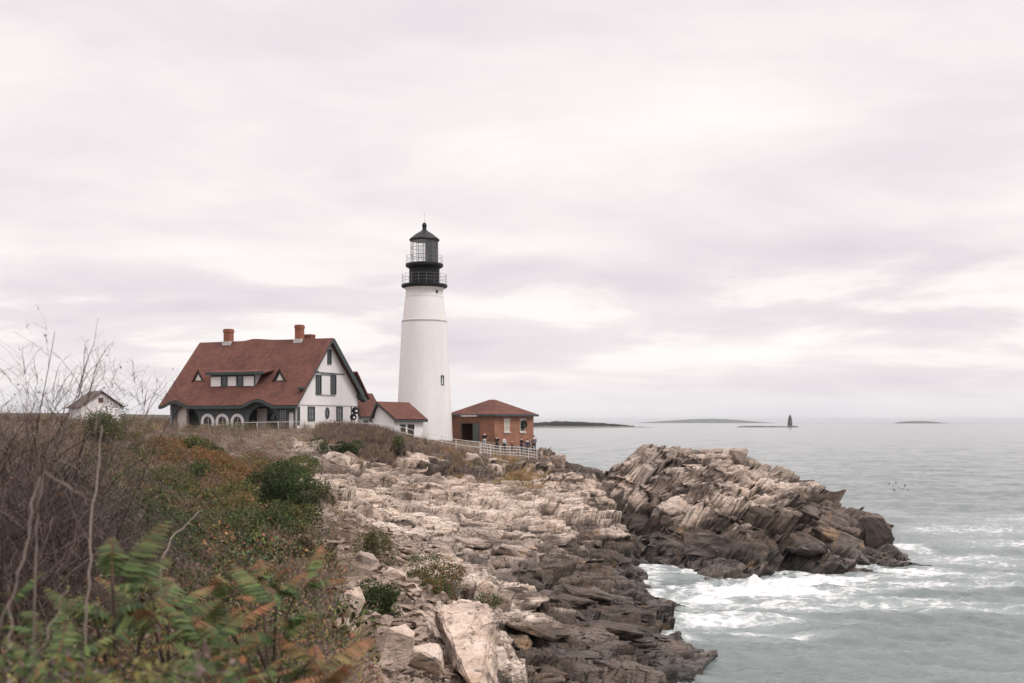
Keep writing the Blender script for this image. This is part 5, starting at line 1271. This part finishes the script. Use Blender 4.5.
# scree: sharp stones over the rubble slope
def scree():
    r = np.random.default_rng(5); A = Acc(); Ts = []
    for i in range(9):
        random.seed(100+i); pts = [Vector((random.uniform(-1,1),random.uniform(-1,1),random.uniform(-.6,.6))) for _ in range(9)]
        bm = bmesh.new()
        for p in pts: bm.verts.new(p.normalized()*random.uniform(.75,1) if p.length > 0 else p)
        bmesh.ops.convex_hull(bm, input=bm.verts); bmesh.ops.delete(bm, geom=[v for v in bm.verts if not v.link_faces], context='VERTS'); bm.verts.index_update()
        V = np.array([v.co[:] for v in bm.verts]); V[:,2] *= .55
        Q = np.array([[f.verts[0].index,f.verts[1].index,f.verts[2].index,f.verts[2].index] for f in bm.faces]); bm.free(); Ts.append((V,Q))
    n = 9500; u = r.uniform(-.20,-.0,n); y = np.exp(r.uniform(math.log(18),math.log(80),n)); x = u*y; z,rk,_ = surface(x,y); k = (rk > .2)&(rk < .9)&((rk < .6)|(r.random(n) < .3))
    x,y,z = x[k],y[k],z[k]; n = len(x); s = .045+.34*r.random(n)**4+.05*r.random(n)
    for i in range(n):
        V,Q = Ts[r.integers(0,9)]; M = np.array(Matrix.Rotation(r.uniform(0,6.28),3,'Z')@Matrix.Rotation(r.normal(0,.4),3,'X')); sc = s[i]*np.array([r.uniform(.8,1.6),r.uniform(.7,1.1),r.uniform(.6,1.1)])
        A.add((V*sc)@M.T+np.array([x[i],y[i],z[i]+s[i]*.12]), Q, np.zeros((len(V),3)))
    V,Q,K = A.arrays()
    me = bpy.data.meshes.new('scree'); me.from_pydata(V.tolist(), [], [tuple(q[:3]) for q in Q.tolist()]); me.update()
    o = link('scree', me, pmat('rubble_stone',(.235,.178,.142),.9,.6,5,.4,20)); tag(o, 'loose sharp stones strewn over the brown rubble slope', None, None, 'stuff')
scree()

# ================================================================== PEOPLE
SKIN = pmat('skin', (.50,.32,.25), .6, .05); 
def skin_mesh(name, verts, edges, rad, m, parent, sub=2, root=0):
    me = bpy.data.meshes.new(name); me.from_pydata(verts, edges, []); o = bpy.data.objects.new(name, me); COL.objects.link(o)
    md = o.modifiers.new('skin','SKIN'); md.use_smooth_shade = True
    for i, r_ in enumerate(rad): me.skin_vertices[0].data[i].radius = (r_ if isinstance(r_, tuple) else (r_, r_))
    me.skin_vertices[0].data[root].use_root = True
    sb = o.modifiers.new('sub','SUBSURF'); sb.levels = sub; sb.render_levels = sub
    em = bpy.data.meshes.new_from_object(o.evaluated_get(bpy.context.evaluated_depsgraph_get())); em.name = name
    bpy.data.objects.remove(o); bpy.data.meshes.remove(me)
    return link(name, em, m, parent, True)
def person(label, px, Y, face, h, top, legs, hair, arm=(.15,.05), pack=None, stride=.08, hat=None):
    x = (px-512)/F*Y; z = gz(x,Y); root = empty('person', (x,Y,z), face); tag(root, label, 'person', 'visitors behind the paling fence')
    s = h/1.75; V = lambda *p: tuple(c*s for c in p)
    sh = .19; al, ar = arm
    v = [V(0,0,.96),V(0,0,1.12),V(0,.01,1.32),V(0,.0,1.45),V(0,0,1.52),V(0,-.02,1.60),V(0,-.02,1.70),                       # 0-6 trunk, neck, head
         V(sh,0,1.42),V(sh+.07,-.02,1.14),V(sh+.04,-.05-al,.92+al*.9),V(sh+.02,-.09-al*1.4,.84+al*1.5),                      # 7-10 arm
         V(-sh,0,1.42),V(-sh-.07,-.02,1.14),V(-sh-.04,-.05-ar,.92+ar*.9),V(-sh-.02,-.09-ar*1.4,.84+ar*1.5),                  # 11-14 arm
         V(.10,0,.90),V(.11,-stride*.5,.50),V(.11,-stride+.03,.09),V(.11,-stride-.13,.04),                                    # 15-18 leg
         V(-.10,0,.90),V(-.11,stride*.4,.50),V(-.11,stride+.04,.09),V(-.11,stride-.11,.04)]
    e = [(0,1),(1,2),(2,3),(3,4),(4,5),(5,6),(3,7),(7,8),(8,9),(9,10),(3,11),(11,12),(12,13),(13,14),(0,15),(15,16),(16,17),(17,18),(0,19),(19,20),(20,21),(21,22)]
    r_ = [.13,.125,.14,.10,.055,.085,.075,.06,.045,.036,.036,.06,.045,.036,.036,.085,.06,.045,.04,.085,.06,.045,.04]
    skin_mesh('body', v, e, [q*s for q in r_], SKIN, root)
    # jacket, trousers, hair follow the body a little outside it
    jv = [v[0],v[1],v[2],v[3],v[7],v[8],v[9],v[11],v[12],v[13]]; je = [(0,1),(1,2),(2,3),(3,4),(4,5),(5,6),(3,7),(7,8),(8,9)]
    skin_mesh('jacket', jv, je, [q*s for q in (.155,.15,.165,.115,.08,.066,.056,.08,.066,.056)], top, root)
    tv = [v[0],v[15],v[16],v[17],v[19],v[20],v[21]]; te = [(0,1),(1,2),(2,3),(0,4),(4,5),(5,6)]
    skin_mesh('trousers', tv, te, [q*s for q in (.14,.10,.075,.062,.10,.075,.062)], legs, root)
    hv = [V(0,.02,1.62),V(0,.0,1.72),V(0,-.03,1.765)]; skin_mesh('hat' if hat else 'hair', hv, [(0,1),(1,2)], [q*s for q in (.085,.10,.07)], hat or hair, root)
    for k in (-.035,.035):
        b = MB(); M = Matrix.Translation(Vector(V(k,-.10,1.645))); bmesh.ops.create_icosphere(b.bm, subdivisions=1, radius=.012*s, matrix=M); b.build('eye', BLACK, root)
    if pack is not None:
        o = skin_mesh('backpack', [V(0,.22,1.10),V(0,.23,1.30),V(0,.21,1.42)], [(0,1),(1,2)], [(.15*s,.10*s),(.16*s,.11*s),(.11*s,.07*s)], pack, None)
        o.location = (x,Y,z); o.rotation_euler = (0,0,face); tag(o, 'dark pack on the back of the person in the blue jacket', 'backpack')
fab = lambda n, c: pmat(n, c, .85, .15, 6)
BLK, NAVY, GRY, LGR, RED, BLU, BRN, HRD = fab('black_cloth',(.018,.018,.022)), fab('navy_cloth',(.03,.04,.07)), fab('gray_cloth',(.16,.16,.17)), fab('light_gray_cloth',(.45,.46,.48)), fab('red_cloth',(.30,.09,.07)), fab('blue_cloth',(.06,.12,.20)), fab('brown_cloth',(.12,.08,.06)), fab('dark_hair',(.03,.022,.018))
person('person in dark jacket standing apart near the open doorway of the brick building', 484.5,117.6,R(20),1.72,BLK,LGR,HRD)
person('person in black coat at the fence, left of the one in pale gray', 497,117.0,R(-15),1.68,BLK,BLK,HRD,(.2,.1))
person('person in pale gray jacket and dark trousers facing the sea', 504.3,116.8,R(60),1.78,LGR,BLK,HRD,(.1,.3))
person('small person in reddish brown top behind the paling fence', 512,117.4,R(10),1.30,RED,BLK,BRN)
person('person in black top at the left of the group near the fence end', 521.5,117.6,R(75),1.74,BLK,NAVY,HRD,(.45,.4))
person('person in blue jacket seen from behind near the fence end', 527.5,117.0,R(190),1.76,BLU,NAVY,HRD,(.1,.1),pack=NAVY)
person('person in gray jacket at the far right end of the group', 534,117.9,R(200),1.84,GRY,BLK,HRD,(.35,.1))

# ================================================================== BIRDS, FAR SHORES
DUCK = pmat('dark_plumage', (.02,.018,.018), .7, .2)
def bird(label, px, py, face, group='dark birds floating off the headland'):
    Y = water_Y(py); x = (px-512)/F*Y; v = [(-.30,0,.16),(-.12,0,.11),(.10,0,.12),(.22,0,.20),(.27,0,.34),(.33,0,.37),(.44,0,.35)]
    root = empty('sea_bird', (x,Y,.02), face); root.scale = (.7,)*3; tag(root, label, 'bird', group)
    skin_mesh('body', v, [(i,i+1) for i in range(6)], [(.03,.06),(.15,.13),(.15,.13),(.08,.08),(.055,.055),(.06,.06),(.018,.018)], DUCK, root, 1, 1)
for i,(px,py) in enumerate(((889,484.5),(893,486.5),(896,482.5),(899,488),(902,489.5),(905,485.5),(908,490.5),(894,490.5),(886,487.5))):
    bird('dark bird floating in the small flock off the headland', px, py, i*1.3)
o_ = bird('lone dark bird on the water close behind the headland crest', 823, 493, .4, None)
FARW = leaf_mat('far_trees', .9, 0)
def far_island(name, label, prof, Y, col, depth, tree=None):
    """prof: (px, py_top) outline seen from here, built as a low hill with real depth"""
    b = MB(); pys = prof; ring = []
    m = pmat(name+'_ground', col, .9, .2, .02)
    n = len(prof)
    xs = [(p[0]-512)/F*Y for p in prof]; zs = [max(.05,CZ-(p[1]-EY)/F*Y) for p in prof]
    rows = []
    for f, k in ((-.5,0),(-.22,.75),(0,1),(.22,.75),(.5,0)):
        rows.append([b.bm.verts.new((x, Y+f*depth*(1 if 0 < i < n-1 else .2), -1.0 if k == 0 else z*k)) for i,(x,z) in enumerate(zip(xs,zs))])
    for r0,r1 in zip(rows,rows[1:]):
        for i in range(n-1): b.bm.faces.new((r0[i],r0[i+1],r1[i+1],r1[i]))
    o = b.build(name, m); tag(o, label, None, None, 'structure'); return xs, zs
def dense(p, st):
    q = []
    for (a,b_),(c,d_) in zip(p,p[1:]):
        n = max(1,int(abs(c-a)/st))
        for i in range(n): q.append((a+(c-a)*i/n, b_+(d_-b_)*i/n))
    q.append(p[-1]); return q
def rough(p, amp): return [(x,y+random.uniform(-amp,amp)*(0 if i in (0,len(p)-1) else 1)) for i,(x,y) in enumerate(p)]
random.seed(3)
Y1 = 2350
far_island('far_island', None, rough(dense([(528,427.2),(545,425.4),(600,425.6),(625,426.0),(640,426.5),(655,427.3)],2),.25), Y1, (.13,.11,.10), 120)
A = Acc(); r = np.random.default_rng(9); n = 620
pxs = r.uniform(532,634,n); top = np.interp(pxs, [530,545,560,580,600,620,634],[423.2,421.6,421.2,422.0,422.8,424.2,425.6]); x = (pxs-512)/F*Y1; y = Y1+r.uniform(-25,35,n); h = (426.4-top)/F*Y1*r.uniform(.35,1.05,n)
T_far = t_leafy(np.random.default_rng(4), 60, .5, 1.0, 'dark', .30)
scatter(A, T_far, np.stack([x,y,np.full(n,1.5)],-1), np.maximum(h,2.0), r)
o = A.build('far_woods', FARW); tag(o, 'dark strip of trees on the low island behind the brick building', None, None, 'stuff')
far_island('far_hill', None, dense([(640,422.6),(665,420.9),(690,419.3),(712,418.6),(735,419.6),(750,421.2),(765,422.7)],6), 9500, (.055,.07,.05), 1500)
far_island('far_island', None, dense([(899,422.9),(905,421.4),(918,420.9),(930,421.4),(938,422.9)],4), 7200, (.05,.06,.045), 500)
Y3 = 2360
far_island('far_ledge', None, rough(dense([(736,427.4),(742,425.9),(765,425.8),(780,426.4),(795,425.6),(799,427.4)],1.5),.3), Y3, (.09,.075,.07), 60)
lx = (790-512)/F*Y3; fl = empty('ledge_lighthouse', (lx,Y3,1.5)); tag(fl, 'tiny gray stone lighthouse on the distant rock ledge at the horizon', 'lighthouse')
k3 = Y3/F; zt_ = lambda py: CZ-(py-EY)*k3-1.5
b = MB(); b.lathe([(2.5*k3,-2),(2.4*k3,zt_(425)),(1.75*k3,zt_(418.6)),(2.1*k3,zt_(418.4))], 20); b.build('tower', pmat('gray_granite',(.085,.078,.078),.9,.15,.2), fl)
b = MB(); b.lathe([(1.9*k3,zt_(418.4)),(1.9*k3,zt_(417.9)),(1.1*k3,zt_(417.8)),(1.1*k3,zt_(416.2)),(1.3*k3,zt_(416.0)),(.2*k3,zt_(415.0))], 16); b.build('lantern', BLACK, fl)
b = MB(); b.tube([(0,0,zt_(415.1)),(0,0,zt_(413.0))], .25, 5); b.build('lightning_rod', BLACK, fl)
# far mainland woods at the left
far_island('far_shore', None, dense([(-700,414),(-300,413),(60,413),(120,414),(180,415),(240,419),(262,424)],20), 420, (.10,.085,.07), 80)
A = Acc(); n = 1500; pxs = r.uniform(-420,240,n); x = (pxs-512)/F*420; y = 420+r.uniform(-22,10,n); h = r.uniform(2.2,4.2,n)
zt2 = np.interp(pxs,[-700,120,180,240,262],[CZ+(EY-416)/F*420]*2+[CZ+(EY-417)/F*420, CZ-.5, CZ-2.5])-2.0
T_fb = t_leafy(np.random.default_rng(6), 90, .6, 1.0, 'mauve', .16, 'olive')
scatter(A, T_fb, np.stack([x,y,zt2-1],-1), h*.8, r)
o = A.build('far_shore_woods', FARW); tag(o, 'dusky leafless woods on the far shore behind the hillside', None, None, 'stuff')
# the air over the sea
hz = MB(); hz.box((-16000,-300,-6),(16000,15500,41)); m = bpy.data.materials.new('sea_air'); m.use_nodes = True; nt = m.node_tree; nt.nodes.clear()
ou = nt.nodes.new('ShaderNodeOutputMaterial'); pv = nt.nodes.new('ShaderNodeVolumePrincipled'); nt.links.new(pv.outputs[0], ou.inputs['Volume'])
pv.inputs['Color'].default_value = (.80,.83,.88,1); pv.inputs['Density'].default_value = 6e-5; pv.inputs['Anisotropy'].default_value = .2
o = hz.build('haze', m); tag(o, None, None, None, 'stuff')
